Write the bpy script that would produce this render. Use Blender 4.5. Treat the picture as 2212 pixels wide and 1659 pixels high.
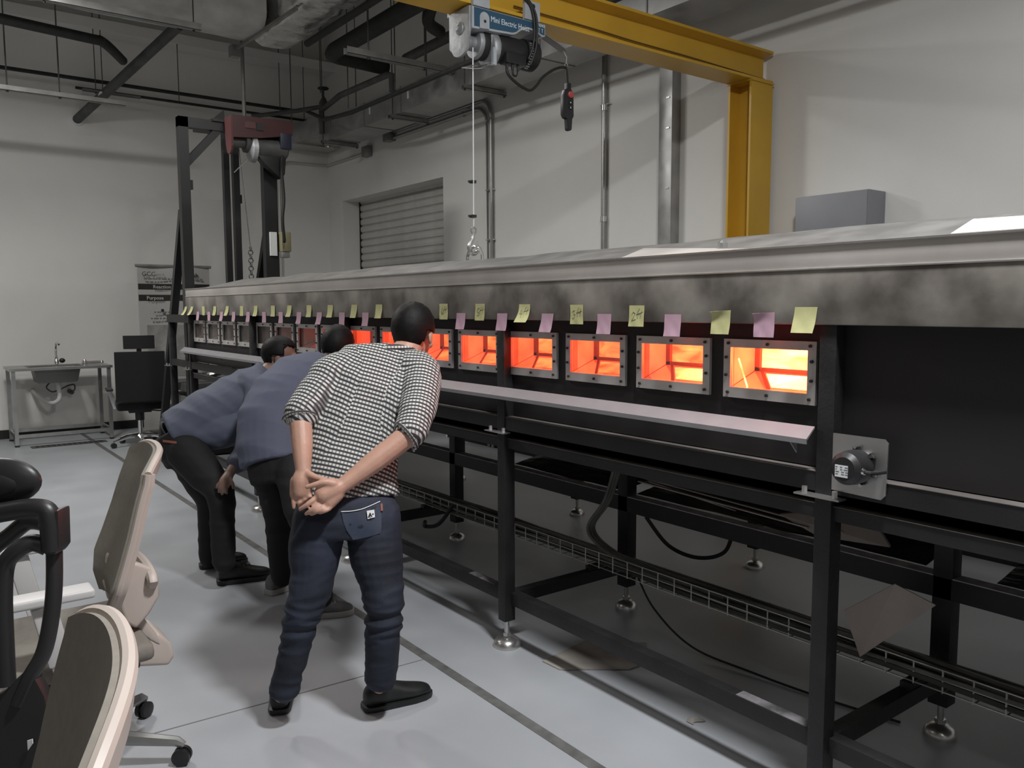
import bpy, bmesh, math, random
from mathutils import Vector, Matrix, noise, Quaternion
random.seed(7)
for _o in list(bpy.data.objects):
    bpy.data.objects.remove(_o, do_unlink=True)
scene = bpy.context.scene
COL = scene.collection
V = Vector
R = math.radians
PI = math.pi

# ------------------------------------------------------------------ camera
cam_data = bpy.data.cameras.new('camera')
cam = bpy.data.objects.new('camera', cam_data)
COL.objects.link(cam)
cam_data.sensor_width = 36.0
cam_data.lens = 36.0 * 1765.0 / 2212.0
cam_data.clip_start = 0.05
_yaw, _pitch, _roll = R(37.1), R(5.35), R(0.22)
_f = V((math.sin(_yaw) * math.cos(_pitch), math.cos(_yaw) * math.cos(_pitch), -math.sin(_pitch)))
_r0 = V((math.cos(_yaw), -math.sin(_yaw), 0))
_u0 = _r0.cross(_f)
_r = _r0 * math.cos(_roll) - _u0 * math.sin(_roll)
_u = _u0 * math.cos(_roll) + _r0 * math.sin(_roll)
_m = Matrix((_r, _u, -_f)).transposed().to_4x4()
_m.translation = V((0, 0, 1.6))
cam.matrix_world = _m
scene.camera = cam

# ------------------------------------------------------------------ light
world = bpy.data.worlds.new('world')
scene.world = world
world.use_nodes = True
world.node_tree.nodes['Background'].inputs[0].default_value = (0.5, 0.5, 0.5, 1)
world.node_tree.nodes['Background'].inputs[1].default_value = 0.03
scene.view_settings.view_transform = 'Standard'
scene.view_settings.look = 'None'
scene.view_settings.exposure = 0.0
scene.view_settings.gamma = 1.0
scene.view_settings.use_curve_mapping = False

def lamp(name, loc, size, energy, color=(1, 1, 1), size_y=None):
    d = bpy.data.lights.new(name, 'AREA')
    d.shape = 'RECTANGLE'
    d.size = size
    d.size_y = size_y or size
    d.energy = energy
    d.color = color
    o = bpy.data.objects.new(name, d)
    COL.objects.link(o)
    o.location = loc
    return o

WARM = (1.0, 0.985, 0.955)
COOL = (0.98, 0.99, 1.0)
lamp('ceiling_lamp_over_aisle', (1.6, 0.8, 4.2), 0.35, 180, COOL)         # the near fitting that throws the hard shadows
lamp('ceiling_lamp_far_end', (0.7, 7.9, 4.3), 0.6, 138, WARM)
lamp('ceiling_lamp_over_furnace', (2.9, 6.0, 4.27), 0.5, 26, WARM)
for k, (x, y, e_) in enumerate(((2.2, 4.3, 24), (-0.6, 7.4, 25), (-3.4, 6.0, 20), (-1.5, -3.5, 40))):
    lamp('ceiling_fill_light', (x, y, 5.45), 0.35, e_, WARM, 1.6)             # unseen soft fill lights added below the soffit to brighten the room

# ------------------------------------------------------------------ materials
MATS = {}
def mat(name, color, rough=0.6, metal=0.0, var=0.0, scale=6.0, bump=0.0, bscale=40.0, stretch=(1, 1, 1), spec=0.5, rvar=0.0, color2=None, detail=4.0, coat=0.0):
    if name in MATS:
        return MATS[name]
    m = bpy.data.materials.new(name)
    m.use_nodes = True
    nt = m.node_tree
    b = nt.nodes['Principled BSDF']
    c = (color[0], color[1], color[2], 1)
    b.inputs['Base Color'].default_value = c
    b.inputs['Roughness'].default_value = rough
    b.inputs['Metallic'].default_value = metal
    b.inputs['Specular IOR Level'].default_value = spec
    if coat:
        b.inputs['Coat Weight'].default_value = coat
    if var or bump or rvar or color2:
        tc = nt.nodes.new('ShaderNodeTexCoord')
        mp = nt.nodes.new('ShaderNodeMapping')
        mp.inputs['Scale'].default_value = stretch
        nt.links.new(tc.outputs['Object'], mp.inputs['Vector'])
        n = nt.nodes.new('ShaderNodeTexNoise')
        n.inputs['Scale'].default_value = scale
        n.inputs['Detail'].default_value = detail
        nt.links.new(mp.outputs[0], n.inputs['Vector'])
        if var or color2:
            rp = nt.nodes.new('ShaderNodeValToRGB')
            c2 = color2 or tuple(max(0, x * (1 - var)) for x in color)
            c1 = color if color2 else tuple(min(1, x * (1 + var)) for x in color)
            rp.color_ramp.elements[0].position = 0.35
            rp.color_ramp.elements[1].position = 0.68
            rp.color_ramp.elements[0].color = (*c2, 1)
            rp.color_ramp.elements[1].color = (*c1, 1)
            nt.links.new(n.outputs['Fac'], rp.inputs[0])
            nt.links.new(rp.outputs[0], b.inputs['Base Color'])
        if rvar:
            mr = nt.nodes.new('ShaderNodeMapRange')
            mr.inputs['To Min'].default_value = max(0.02, rough - rvar)
            mr.inputs['To Max'].default_value = min(1, rough + rvar)
            mr.inputs['From Min'].default_value = 0.3
            mr.inputs['From Max'].default_value = 0.7
            nt.links.new(n.outputs['Fac'], mr.inputs['Value'])
            nt.links.new(mr.outputs[0], b.inputs['Roughness'])
        if bump:
            n2 = nt.nodes.new('ShaderNodeTexNoise')
            n2.inputs['Scale'].default_value = bscale
            n2.inputs['Detail'].default_value = 3
            nt.links.new(mp.outputs[0], n2.inputs['Vector'])
            bp = nt.nodes.new('ShaderNodeBump')
            bp.inputs['Strength'].default_value = bump
            bp.inputs['Distance'].default_value = 0.02
            nt.links.new(n2.outputs['Fac'], bp.inputs['Height'])
            nt.links.new(bp.outputs[0], b.inputs['Normal'])
    MATS[name] = m
    return m

mat('wall_paint', (0.76, 0.75, 0.72), 0.75, var=0.03, scale=1.2, bump=0.03, bscale=60)
mat('ceiling_paint', (0.42, 0.42, 0.40), 0.85, var=0.08, scale=2)
mat('floor_resin', (0.36, 0.373, 0.395), 0.42, var=0.06, scale=1.6, rvar=0.1, bump=0.01, bscale=12)
mat('floor_joint', (0.115, 0.115, 0.11), 0.7, var=0.25, scale=14)
mat('crack', (0.16, 0.16, 0.16), 0.8)
mat('black_paint', (0.011, 0.0105, 0.011), 0.55, var=0.3, scale=5, bump=0.05, bscale=80)
mat('black_panel', (0.0125, 0.0108, 0.011), 0.6, var=0.2, scale=3)
mat('black_worn', (0.015, 0.0142, 0.015), 0.5, color2=(0.008, 0.0075, 0.008), scale=9, bump=0.1, bscale=60)
mat('pale_top', (0.20, 0.19, 0.20), 0.7, color2=(0.05, 0.048, 0.05), scale=14)
mat('band_steel', (0.33, 0.305, 0.27), 0.5, 0.3, color2=(0.105, 0.093, 0.083), scale=4.5, detail=12, rvar=0.12, bump=0.03, bscale=25)
mat('top_steel', (0.50, 0.465, 0.435), 0.48, 0.35, var=0.14, scale=2.2, rvar=0.1, detail=7)
mat('lid_steel', (0.26, 0.25, 0.24), 0.45, 0.5, var=0.2, scale=8, bump=0.1, bscale=18)
mat('bright_steel', (0.62, 0.61, 0.6), 0.28, 0.9, var=0.08, scale=10)
mat('chrome', (0.8, 0.8, 0.8), 0.12, 1.0)
mat('frame_steel', (0.55, 0.525, 0.51), 0.45, 0.4, var=0.08, scale=12)
mat('bolt', (0.05, 0.05, 0.05), 0.5, 0.5)
mat('white_strip', (0.24, 0.235, 0.245), 0.45, 0.1, var=0.05, scale=10)
mat('galvanised', (0.36, 0.36, 0.355), 0.42, 0.55, var=0.2, scale=4, rvar=0.12, detail=6)
mat('strut_steel', (0.27, 0.27, 0.26), 0.5, 0.5, var=0.15, scale=8)
mat('conduit', (0.38, 0.38, 0.37), 0.33, 0.7, var=0.1, scale=6)
mat('black_pipe', (0.02, 0.02, 0.02), 0.7, var=0.3, scale=12)
mat('grey_pipe', (0.075, 0.075, 0.073), 0.65, var=0.25, scale=7)
mat('yellow_paint', (0.62, 0.36, 0.035), 0.42, var=0.06, scale=3, rvar=0.06)
mat('gantry_black', (0.012, 0.012, 0.013), 0.45)
mat('red_paint', (0.05, 0.012, 0.012), 0.45)
mat('hoist_blue', (0.035, 0.09, 0.15), 0.4)
mat('hoist_grey', (0.42, 0.44, 0.46), 0.38, var=0.08, scale=12)
mat('cast_metal', (0.36, 0.37, 0.38), 0.55, 0.6, var=0.15, scale=20, bump=0.15, bscale=30)
mat('black_plastic', (0.018, 0.018, 0.019), 0.42)
mat('rubber', (0.012, 0.012, 0.012), 0.6)
mat('button_red', (0.42, 0.07, 0.06), 0.5)
mat('white_print', (0.75, 0.77, 0.78), 0.6)
mat('black_print', (0.02, 0.02, 0.02), 0.6)
mat('grey_print', (0.16, 0.155, 0.15), 0.7)
mat('slat_steel', (0.62, 0.61, 0.58), 0.55, 0.25, var=0.06, scale=5)
mat('grey_box', (0.25, 0.255, 0.275), 0.45, 0.1, var=0.04, scale=3)
mat('note_yellow', (0.52, 0.51, 0.25), 0.75, var=0.05, scale=20)
mat('note_pink', (0.52, 0.33, 0.41), 0.75, var=0.05, scale=20)
mat('pencil', (0.12, 0.12, 0.10), 0.9)
mat('cardboard', (0.46, 0.40, 0.36), 0.85, var=0.1, scale=7)
mat('floor_card', (0.36, 0.33, 0.30), 0.85, color2=(0.24, 0.215, 0.195), scale=5)
mat('foil', (0.62, 0.62, 0.60), 0.32, 0.8, var=0.2, scale=5, rvar=0.12, bump=0.7, bscale=9)
mat('duct_wrap', (0.50, 0.50, 0.48), 0.6, 0.15, var=0.15, scale=4, bump=0.4, bscale=7)
mat('plastic_sheet', (0.09, 0.077, 0.07), 0.4, color2=(0.04, 0.034, 0.032), scale=6, bump=0.6, bscale=8, stretch=(3, 1, 5))
mat('cable', (0.055, 0.056, 0.05), 0.5, var=0.3, scale=8)
mat('cable_grey', (0.16, 0.16, 0.145), 0.5, var=0.3, scale=8)
mat('tray_wire', (0.5, 0.5, 0.45), 0.4, 0.7)
mat('stainless', (0.42, 0.42, 0.41), 0.3, 0.85, var=0.12, scale=6)
mat('chair_fabric', (0.006, 0.006, 0.007), 0.85)
mat('baseboard', (0.012, 0.012, 0.012), 0.6)
mat('banner_white', (0.42, 0.415, 0.40), 0.55, var=0.05, scale=3)
mat('banner_dark', (0.022, 0.018, 0.017), 0.55)
mat('banner_grey', (0.19, 0.19, 0.185), 0.6, color2=(0.33, 0.33, 0.32), scale=6)
mat('beige_fabric', (0.22, 0.20, 0.172), 0.85, var=0.05, scale=40, bump=0.05, bscale=300)
mat('beige_plastic', (0.52, 0.45, 0.40), 0.45)
mat('white_plastic', (0.60, 0.59, 0.58), 0.42)
mat('blue_led', (0.02, 0.03, 0.9), 0.4)
mat('skin_light', (0.50, 0.29, 0.215), 0.5, var=0.07, scale=14, bump=0.05, bscale=120)
mat('skin_tan', (0.23, 0.14, 0.105), 0.5, var=0.08, scale=14, bump=0.05, bscale=120)
mat('skin_dark', (0.055, 0.036, 0.03), 0.5, var=0.08, scale=14, bump=0.05, bscale=120)
mat('hair_black', (0.005, 0.0045, 0.0045), 0.6, bump=0.12, bscale=160, stretch=(1, 1, 3), spec=0.25)
mat('shirt_blue', (0.098, 0.108, 0.160), 0.8, var=0.06, scale=5, bump=0.06, bscale=260)
mat('shirt_blue_dark', (0.088, 0.099, 0.14), 0.8, var=0.06, scale=5, bump=0.06, bscale=260)
mat('trousers_black', (0.006, 0.006, 0.0075), 0.8, var=0.2, scale=6)
mat('jeans', (0.022, 0.029, 0.050), 0.8, color2=(0.008, 0.0105, 0.019), scale=5, bump=0.1, bscale=200, detail=6)
mat('jeans_worn', (0.045, 0.055, 0.082), 0.8, color2=(0.026, 0.036, 0.066), scale=12)
mat('shoe_black', (0.012, 0.013, 0.013), 0.45, var=0.3, scale=20)
mat('shoe_grey', (0.16, 0.16, 0.165), 0.7, var=0.15, scale=20)
mat('sole_white', (0.42, 0.41, 0.40), 0.6)
mat('leather', (0.014, 0.013, 0.013), 0.35)
mat('patch_orange', (0.26, 0.085, 0.06), 0.7)

# ------------------------------------------------------------------ helpers
class MB:
    """collects shapes for one mesh object"""
    def __init__(s):
        s.v = []; s.f = []
    def add(s, vs, fs):
        b = len(s.v)
        s.v += [tuple(v) for v in vs]
        s.f += [tuple(b + i for i in f) for f in fs]
        return s
    def box(s, a, b, rot=None, piv=None):
        x0, y0, z0 = a; x1, y1, z1 = b
        vs = [V(p) for p in ((x0,y0,z0),(x1,y0,z0),(x1,y1,z0),(x0,y1,z0),(x0,y0,z1),(x1,y0,z1),(x1,y1,z1),(x0,y1,z1))]
        if rot is not None:
            c = V(piv) if piv else V(((x0+x1)/2,(y0+y1)/2,(z0+z1)/2))
            vs = [rot @ (p - c) + c for p in vs]
        return s.add(vs, [(0,3,2,1),(4,5,6,7),(0,1,5,4),(1,2,6,5),(2,3,7,6),(3,0,4,7)])
    def hexa(s, p):
        return s.add(p, [(0,3,2,1),(4,5,6,7),(0,1,5,4),(1,2,6,5),(2,3,7,6),(3,0,4,7)])
    def bar(s, p0, p1, w, h, up=(0,0,1)):
        p0 = V(p0); p1 = V(p1); d = (p1 - p0).normalized(); u = V(up)
        sd = d.cross(u)
        if sd.length < 1e-4: sd = d.cross(V((1,0,0)))
        sd.normalize(); u = sd.cross(d).normalized()
        a = sd * w / 2; b = u * h / 2
        q = [p0-a-b, p0+a-b, p1+a-b, p1-a-b, p0-a+b, p0+a+b, p1+a+b, p1-a+b]
        return s.hexa(q)
    def tube(s, pts, r, n=10, caps=True, closed=False):
        pts = [V(p) for p in pts]; k = len(pts)
        rs = r if isinstance(r, (list, tuple)) else [r] * k
        rings = []; prev = None
        for i, p in enumerate(pts):
            if closed: d = pts[(i+1) % k] - pts[i-1]
            elif i == 0: d = pts[1] - pts[0]
            elif i == k-1: d = pts[-1] - pts[-2]
            else: d = (pts[i+1]-p).normalized() + (p-pts[i-1]).normalized()
            d.normalize()
            if prev is None:
                a = d.cross(V((0,0,1)))
                if a.length < 0.05: a = d.cross(V((1,0,0)))
            else:
                a = prev - d * prev.dot(d)
            a.normalize(); prev = a; b = d.cross(a)
            rings.append([p + (a*math.cos(t)+b*math.sin(t))*rs[i] for t in [2*PI*j/n for j in range(n)]])
        vs = [q for rg in rings for q in rg]; fs = []
        for i in range(k if closed else k-1):
            i2 = (i+1) % k
            for j in range(n):
                fs.append((i*n+j, i*n+(j+1)%n, i2*n+(j+1)%n, i2*n+j))
        if caps and not closed:
            fs.append(tuple(range(n-1,-1,-1))); fs.append(tuple((k-1)*n+j for j in range(n)))
        return s.add(vs, fs)
    def cyl(s, p0, p1, r, n=16, r2=None):
        return s.tube([p0, p1], [r, r if r2 is None else r2], n)
    def lathe(s, c, prof, n=20, axis=(0,0,1)):
        c = V(c); q = V((0,0,1)).rotation_difference(V(axis))
        k = len(prof); vs = []; fs = []
        for (r, z) in prof:
            for j in range(n):
                t = 2*PI*j/n
                vs.append(c + q @ V((r*math.cos(t), r*math.sin(t), z)))
        for i in range(k-1):
            for j in range(n):
                fs.append((i*n+j, i*n+(j+1)%n, (i+1)*n+(j+1)%n, (i+1)*n+j))
        fs.append(tuple(range(n-1,-1,-1))); fs.append(tuple((k-1)*n+j for j in range(n)))
        return s.add(vs, fs)
    def prism(s, poly, ext):
        """poly: 3D points of one face, ext: extrusion vector"""
        e = V(ext); k = len(poly)
        vs = [V(p) for p in poly] + [V(p)+e for p in poly]
        fs = [tuple(range(k-1,-1,-1)), tuple(range(k, 2*k))]
        fs += [(i, (i+1)%k, k+(i+1)%k, k+i) for i in range(k)]
        return s.add(vs, fs)
    def ell(s, c, rx, ry, rz, n=16, m=10, axes=None):
        c = V(c); ax = axes or (V((1,0,0)), V((0,1,0)), V((0,0,1)))
        vs = [c - ax[2]*rz]; fs = []
        for i in range(1, m):
            t = -PI/2 + PI*i/m
            for j in range(n):
                a = 2*PI*j/n
                vs.append(c + ax[0]*(rx*math.cos(t)*math.cos(a)) + ax[1]*(ry*math.cos(t)*math.sin(a)) + ax[2]*(rz*math.sin(t)))
        vs.append(c + ax[2]*rz); L = len(vs)-1
        for j in range(n): fs.append((0, 1+(j+1)%n, 1+j))
        for i in range(m-2):
            for j in range(n):
                fs.append((1+i*n+j, 1+i*n+(j+1)%n, 1+(i+1)*n+(j+1)%n, 1+(i+1)*n+j))
        for j in range(n): fs.append((L, 1+(m-2)*n+j, 1+(m-2)*n+(j+1)%n))
        return s.add(vs, fs)
    def grid(s, fn, nu, nv, thick=0.0):
        """sheet of points fn(i/nu, j/nv); thick > 0 makes it a closed slab"""
        P = [[V(fn(i/nu, j/nv)) for j in range(nv+1)] for i in range(nu+1)]
        w = nv+1
        vs = [p for row in P for p in row]
        fs = [(i*w+j, (i+1)*w+j, (i+1)*w+j+1, i*w+j+1) for i in range(nu) for j in range(nv)]
        if thick:
            N = []
            for i in range(nu+1):
                for j in range(nv+1):
                    du = P[min(i+1,nu)][j]-P[max(i-1,0)][j]; dv = P[i][min(j+1,nv)]-P[i][max(j-1,0)]
                    N.append(du.cross(dv).normalized())
            o = len(vs)
            vs = vs + [v - n_*thick for v, n_ in zip(vs, N)]
            fs += [tuple(o+k for k in reversed(f)) for f in list(fs)]
            for i in range(nu):
                a, b = i*w, (i+1)*w
                fs.append((b, a, o+a, o+b)); a += nv; b += nv
                fs.append((a, b, o+b, o+a))
            for j in range(nv):
                a, b = j, j+1
                fs.append((a, b, o+b, o+a)); a += nu*w; b += nu*w
                fs.append((b, a, o+a, o+b))
        return s.add(vs, fs)
    def mesh(s, name):
        me = bpy.data.meshes.new(name)
        me.from_pydata(s.v, [], s.f)
        me.validate(); me.update()
        return me
    def build(s, name, m, parent=None, bevel=0.0, smooth=False, seg=2, loc=None):
        me = s.mesh(name)
        bm = bmesh.new(); bm.from_mesh(me)
        bmesh.ops.recalc_face_normals(bm, faces=bm.faces)
        if bevel:
            es = [e for e in bm.edges if len(e.link_faces) == 2 and e.calc_face_angle(0) > 0.6]
            bmesh.ops.bevel(bm, geom=es, offset=bevel, segments=seg, profile=0.6, affect='EDGES', clamp_overlap=True)
        bm.to_mesh(me); bm.free()
        if smooth or bevel:
            for p in me.polygons: p.use_smooth = True
            try: me.set_sharp_from_angle(angle=R(38))
            except Exception: pass
        me.materials.append(MATS[m] if isinstance(m, str) else m)
        return obj(name, me, parent, loc)

def obj(name, me, parent=None, loc=None):
    o = bpy.data.objects.new(name, me)
    COL.objects.link(o)
    if parent is not None:
        o.parent = parent
        if parent.type == 'EMPTY' and parent.parent is None and not parent.get('_local'):
            o.location = -parent.location
    if loc is not None:
        o.location = V(loc) + (o.location if parent is not None else V((0,0,0)))
    return o

def tag(o, label=None, cat=None, group=None, kind=None):
    if label: o['label'] = label
    if cat: o['category'] = cat
    if group: o['group'] = group
    if kind: o['kind'] = kind
    return o

def thing(name, label, cat, loc, group=None):
    o = bpy.data.objects.new(name, None)
    o.empty_display_size = 0.1
    COL.objects.link(o)
    o.location = loc
    return tag(o, label, cat, group)

def arc(c, r, a0, a1, n, ax, ay):
    c = V(c); ax = V(ax); ay = V(ay)
    return [c + ax*(r*math.cos(R(a0+(a1-a0)*i/n))) + ay*(r*math.sin(R(a0+(a1-a0)*i/n))) for i in range(n+1)]

def spline(pts, n=8):
    """Catmull-Rom through pts"""
    P = [V(p) for p in pts]; out = []
    for i in range(len(P)-1):
        p0 = P[max(i-1,0)]; p1 = P[i]; p2 = P[i+1]; p3 = P[min(i+2,len(P)-1)]
        for k in range(n):
            t = k/n
            out.append(0.5*((2*p1)+(p2-p0)*t+(2*p0-5*p1+4*p2-p3)*t*t+(3*p1-p0-3*p2+p3)*t**3))
    out.append(P[-1]); return out

def text(name, s, size, loc, xdir, ydir, m, parent=None, ext=0.0006, align='LEFT', bold=0.0, sx=1.0):
    """lettering as a thin mesh; xdir = reading direction, ydir = letters' up"""
    c = bpy.data.curves.new(name, 'FONT')
    c.body = s; c.size = size; c.extrude = ext; c.align_x = align; c.offset = bold; c.resolution_u = 2
    t = bpy.data.objects.new(name, c)
    COL.objects.link(t)
    dg = bpy.context.evaluated_depsgraph_get()
    me = bpy.data.meshes.new_from_object(t.evaluated_get(dg))
    bpy.data.objects.remove(t, do_unlink=True)
    x = V(xdir).normalized(); y = V(ydir).normalized(); z = x.cross(y)
    mm = Matrix((x*sx, y, z)).transposed().to_4x4(); mm.translation = V(loc)
    me.transform(mm)
    me.materials.clear(); me.materials.append(MATS[m])
    return obj(name, me, parent)


# ================================================================== the room
XW, YW, ZC = 5.434, 11.8, 5.75
def structure(o, label=None):
    o['kind'] = 'structure'
    if label: o['label'] = label
    return o
structure(MB().box((-8, -6, -0.2), (6.2, 12.1, 0)).build('floor', 'floor_resin'), 'grey resin coated workshop floor')
structure(MB().box((-8.2, -6.2, ZC), (6.2, 12.1, ZC+0.2)).build('ceiling', 'ceiling_paint'), 'dark grey soffit above the pipes')
structure(MB().box((-8, YW, 0), (6.2, YW+0.3, ZC)).build('wall_far', 'wall_paint'), 'pale end wall behind the sink')
structure(MB().box((-8.2, -6, 0), (-8, 12.1, ZC)).build('wall_left', 'wall_paint'), 'white side wall left of the camera')
structure(MB().box((-8, -6.2, 0), (6.2, -6, ZC)).build('wall_back', 'wall_paint'), 'white wall behind the camera')
wr = MB()
wr.box((XW, -6, 0), (XW+0.5, 8.556, ZC)).box((XW, 11.33, 0), (XW+0.5, 12.1, ZC)).box((XW, 8.556, 3.18), (XW+0.5, 11.33, ZC)).box((XW+0.38, 8.556, 0), (XW+0.5, 11.33, 3.18))
structure(wr.build('wall_right', 'wall_paint'), 'white side wall behind the long furnace')
structure(MB().box((-8, YW-0.32, 5.06), (XW, YW, 5.19)).build('trim_1', 'wall_paint'), 'pale ledge high on the end wall')
structure(MB().box((-8, YW-0.015, 0), (XW, YW, 0.11)).build('baseboard_far', 'baseboard'), 'black skirting along the end wall')
structure(MB().box((XW-0.015, -6, 0), (XW, 8.5, 0.11)).build('baseboard_right', 'baseboard'), 'black skirting along the side wall')
# expansion joints of the floor
j = MB(); j.box((1.845, -2, 0.0), (1.893, 11.7, 0.0015))
structure(j.build('trim_2', 'floor_joint'), 'dark filled floor joint running along the furnace')
j = MB()
for a, b in (((-3, 3.362), (0.579, 3.184)), ((0.579, 3.184), (1.26, 3.148)), ((1.26, 3.148), (1.846, 3.118))):
    j.bar((a[0], a[1], 0.0006), (b[0], b[1], 0.0006), 0.006, 0.0012)
structure(j.build('trim_3', 'crack'), 'thin dark cross joint in the floor')

# roller shutter
door = structure(MB().box((5.745, 8.54, 0), (5.76, 11.35, 3.2)).build('door_1', 'slat_steel'), 'grey roller shutter door in a deep wall opening')
sl = MB()
prof = [(0.0, 0.0), (-0.022, 0.012), (-0.03, 0.045), (-0.026, 0.08), (-0.006, 0.098), (0.0, 0.103)]
sl.add([(x, yy, z) for yy in (8.545, 11.345) for x, z in prof], [(i, i+1, 7+i, 6+i) for i in range(5)] + [(0, 5, 4, 3, 2, 1), (6, 7, 8, 9, 10, 11), (0, 6, 11, 5)])
slm = sl.mesh('slat'); slm.materials.append(MATS['slat_steel'])
for k in range(31):
    obj('slat', slm, door, (5.742, 0, 0.01 + k * 0.1045))
MB().box((5.70, 11.318, 0), (5.735, 11.335, 3.18)).build('guide_rail', 'black_paint', door)
MB().box((5.70, 8.551, 0), (5.735, 8.568, 3.18)).build('guide_rail', 'black_paint', door)


# ================================================================== the long test furnace
furnace = thing('tunnel_furnace', 'long black tunnel furnace with a row of glowing windows and a steel top', 'furnace', (2.7, 3.5, 0))
YA, YB = -0.8, 8.02
W0, WP, NW = 1.43, 0.41, 16          # first window, pitch, number of windows
OY0, OY1, OZ0, OZ1 = 0.03, 0.322, 1.33, 1.464
XF = 2.262
# hot refractory inside the tunnel
def hot_mat():
    m = bpy.data.materials.new('hot_refractory'); m.use_nodes = True
    nt = m.node_tree; nt.nodes.clear()
    out = nt.nodes.new('ShaderNodeOutputMaterial')
    em = nt.nodes.new('ShaderNodeEmission')
    tc = nt.nodes.new('ShaderNodeTexCoord')
    sp = nt.nodes.new('ShaderNodeSeparateXYZ')
    ge = nt.nodes.new('ShaderNodeNewGeometry')
    nt.links.new(ge.outputs['Position'], sp.inputs[0])
    mr = nt.nodes.new('ShaderNodeMapRange')
    mr.inputs['From Min'].default_value = 1.0; mr.inputs['From Max'].default_value = 6.0
    nt.links.new(sp.outputs['Y'], mr.inputs['Value'])
    rp = nt.nodes.new('ShaderNodeValToRGB')
    e = rp.color_ramp.elements
    e[0].position = 0.0; e[0].color = (1, 1, 1, 1)
    e[1].position = 1.0; e[1].color = (0, 0, 0, 1)
    for p, v in ((0.12, 0.9), (0.17, 0.55), (0.22, 0.2), (0.27, 0.105), (0.42, 0.095), (0.58, 0.08), (0.68, 0.06), (0.75, 0.032), (0.84, 0.004)):
        k = e.new(p); k.color = (v, v, v, 1)
    nt.links.new(mr.outputs[0], rp.inputs[0])
    mp = nt.nodes.new('ShaderNodeMapping'); mp.inputs['Scale'].default_value = (1, 2.2, 7.0)
    nt.links.new(ge.outputs['Position'], mp.inputs['Vector'])
    nz = nt.nodes.new('ShaderNodeTexNoise'); nz.inputs['Scale'].default_value = 3.0; nz.inputs['Detail'].default_value = 3; nz.inputs['Distortion'].default_value = 0.6
    nt.links.new(mp.outputs[0], nz.inputs['Vector'])
    m2 = nt.nodes.new('ShaderNodeMapRange')
    m2.inputs['From Min'].default_value = 0.35; m2.inputs['From Max'].default_value = 0.68
    m2.inputs['To Min'].default_value = 32.0; m2.inputs['To Max'].default_value = 140.0
    nt.links.new(nz.outputs['Fac'], m2.inputs['Value'])
    mu = nt.nodes.new('ShaderNodeMath'); mu.operation = 'MULTIPLY'
    nt.links.new(rp.outputs[0], mu.inputs[0]); nt.links.new(m2.outputs[0], mu.inputs[1])
    em.inputs['Color'].default_value = (1.0, 0.058, 0.0145, 1)
    nt.links.new(mu.outputs[0], em.inputs['Strength'])
    nt.links.new(em.outputs[0], out.inputs['Surface'])
    MATS['hot_refractory'] = m
hot_mat()
mat('refractory', (0.55, 0.42, 0.35), 0.6, var=0.12, scale=9)
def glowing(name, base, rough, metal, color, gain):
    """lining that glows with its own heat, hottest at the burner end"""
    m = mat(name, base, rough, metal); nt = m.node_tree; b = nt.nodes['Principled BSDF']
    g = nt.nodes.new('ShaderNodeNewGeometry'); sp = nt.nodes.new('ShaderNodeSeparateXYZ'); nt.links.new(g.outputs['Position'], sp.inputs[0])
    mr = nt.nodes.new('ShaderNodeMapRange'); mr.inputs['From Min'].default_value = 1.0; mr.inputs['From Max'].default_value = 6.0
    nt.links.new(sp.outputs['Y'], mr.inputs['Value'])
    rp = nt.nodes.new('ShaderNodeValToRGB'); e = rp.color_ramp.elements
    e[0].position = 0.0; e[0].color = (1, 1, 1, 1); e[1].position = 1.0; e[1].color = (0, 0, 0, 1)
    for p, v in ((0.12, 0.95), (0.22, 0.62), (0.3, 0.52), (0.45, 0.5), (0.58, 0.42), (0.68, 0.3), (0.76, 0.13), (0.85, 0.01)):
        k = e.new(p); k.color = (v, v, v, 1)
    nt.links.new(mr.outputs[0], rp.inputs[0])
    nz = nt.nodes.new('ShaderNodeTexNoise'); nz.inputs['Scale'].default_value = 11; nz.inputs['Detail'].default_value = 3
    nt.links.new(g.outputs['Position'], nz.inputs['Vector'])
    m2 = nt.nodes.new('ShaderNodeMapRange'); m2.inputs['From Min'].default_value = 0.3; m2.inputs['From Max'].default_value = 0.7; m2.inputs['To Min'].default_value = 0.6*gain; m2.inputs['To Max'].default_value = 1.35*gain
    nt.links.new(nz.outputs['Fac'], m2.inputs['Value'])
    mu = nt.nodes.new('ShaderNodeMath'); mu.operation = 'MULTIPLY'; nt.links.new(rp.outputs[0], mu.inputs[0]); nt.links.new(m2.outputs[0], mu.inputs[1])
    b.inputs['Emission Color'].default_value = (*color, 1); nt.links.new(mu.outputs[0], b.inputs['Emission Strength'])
glowing('hot_reveal', (0.5, 0.35, 0.28), 0.6, 0.0, (1.0, 0.070, 0.0225), 6.2)
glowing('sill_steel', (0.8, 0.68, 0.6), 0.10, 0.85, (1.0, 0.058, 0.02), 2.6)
mat('bar_and_reflection', (0.10, 0.075, 0.06), 0.5)
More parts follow.
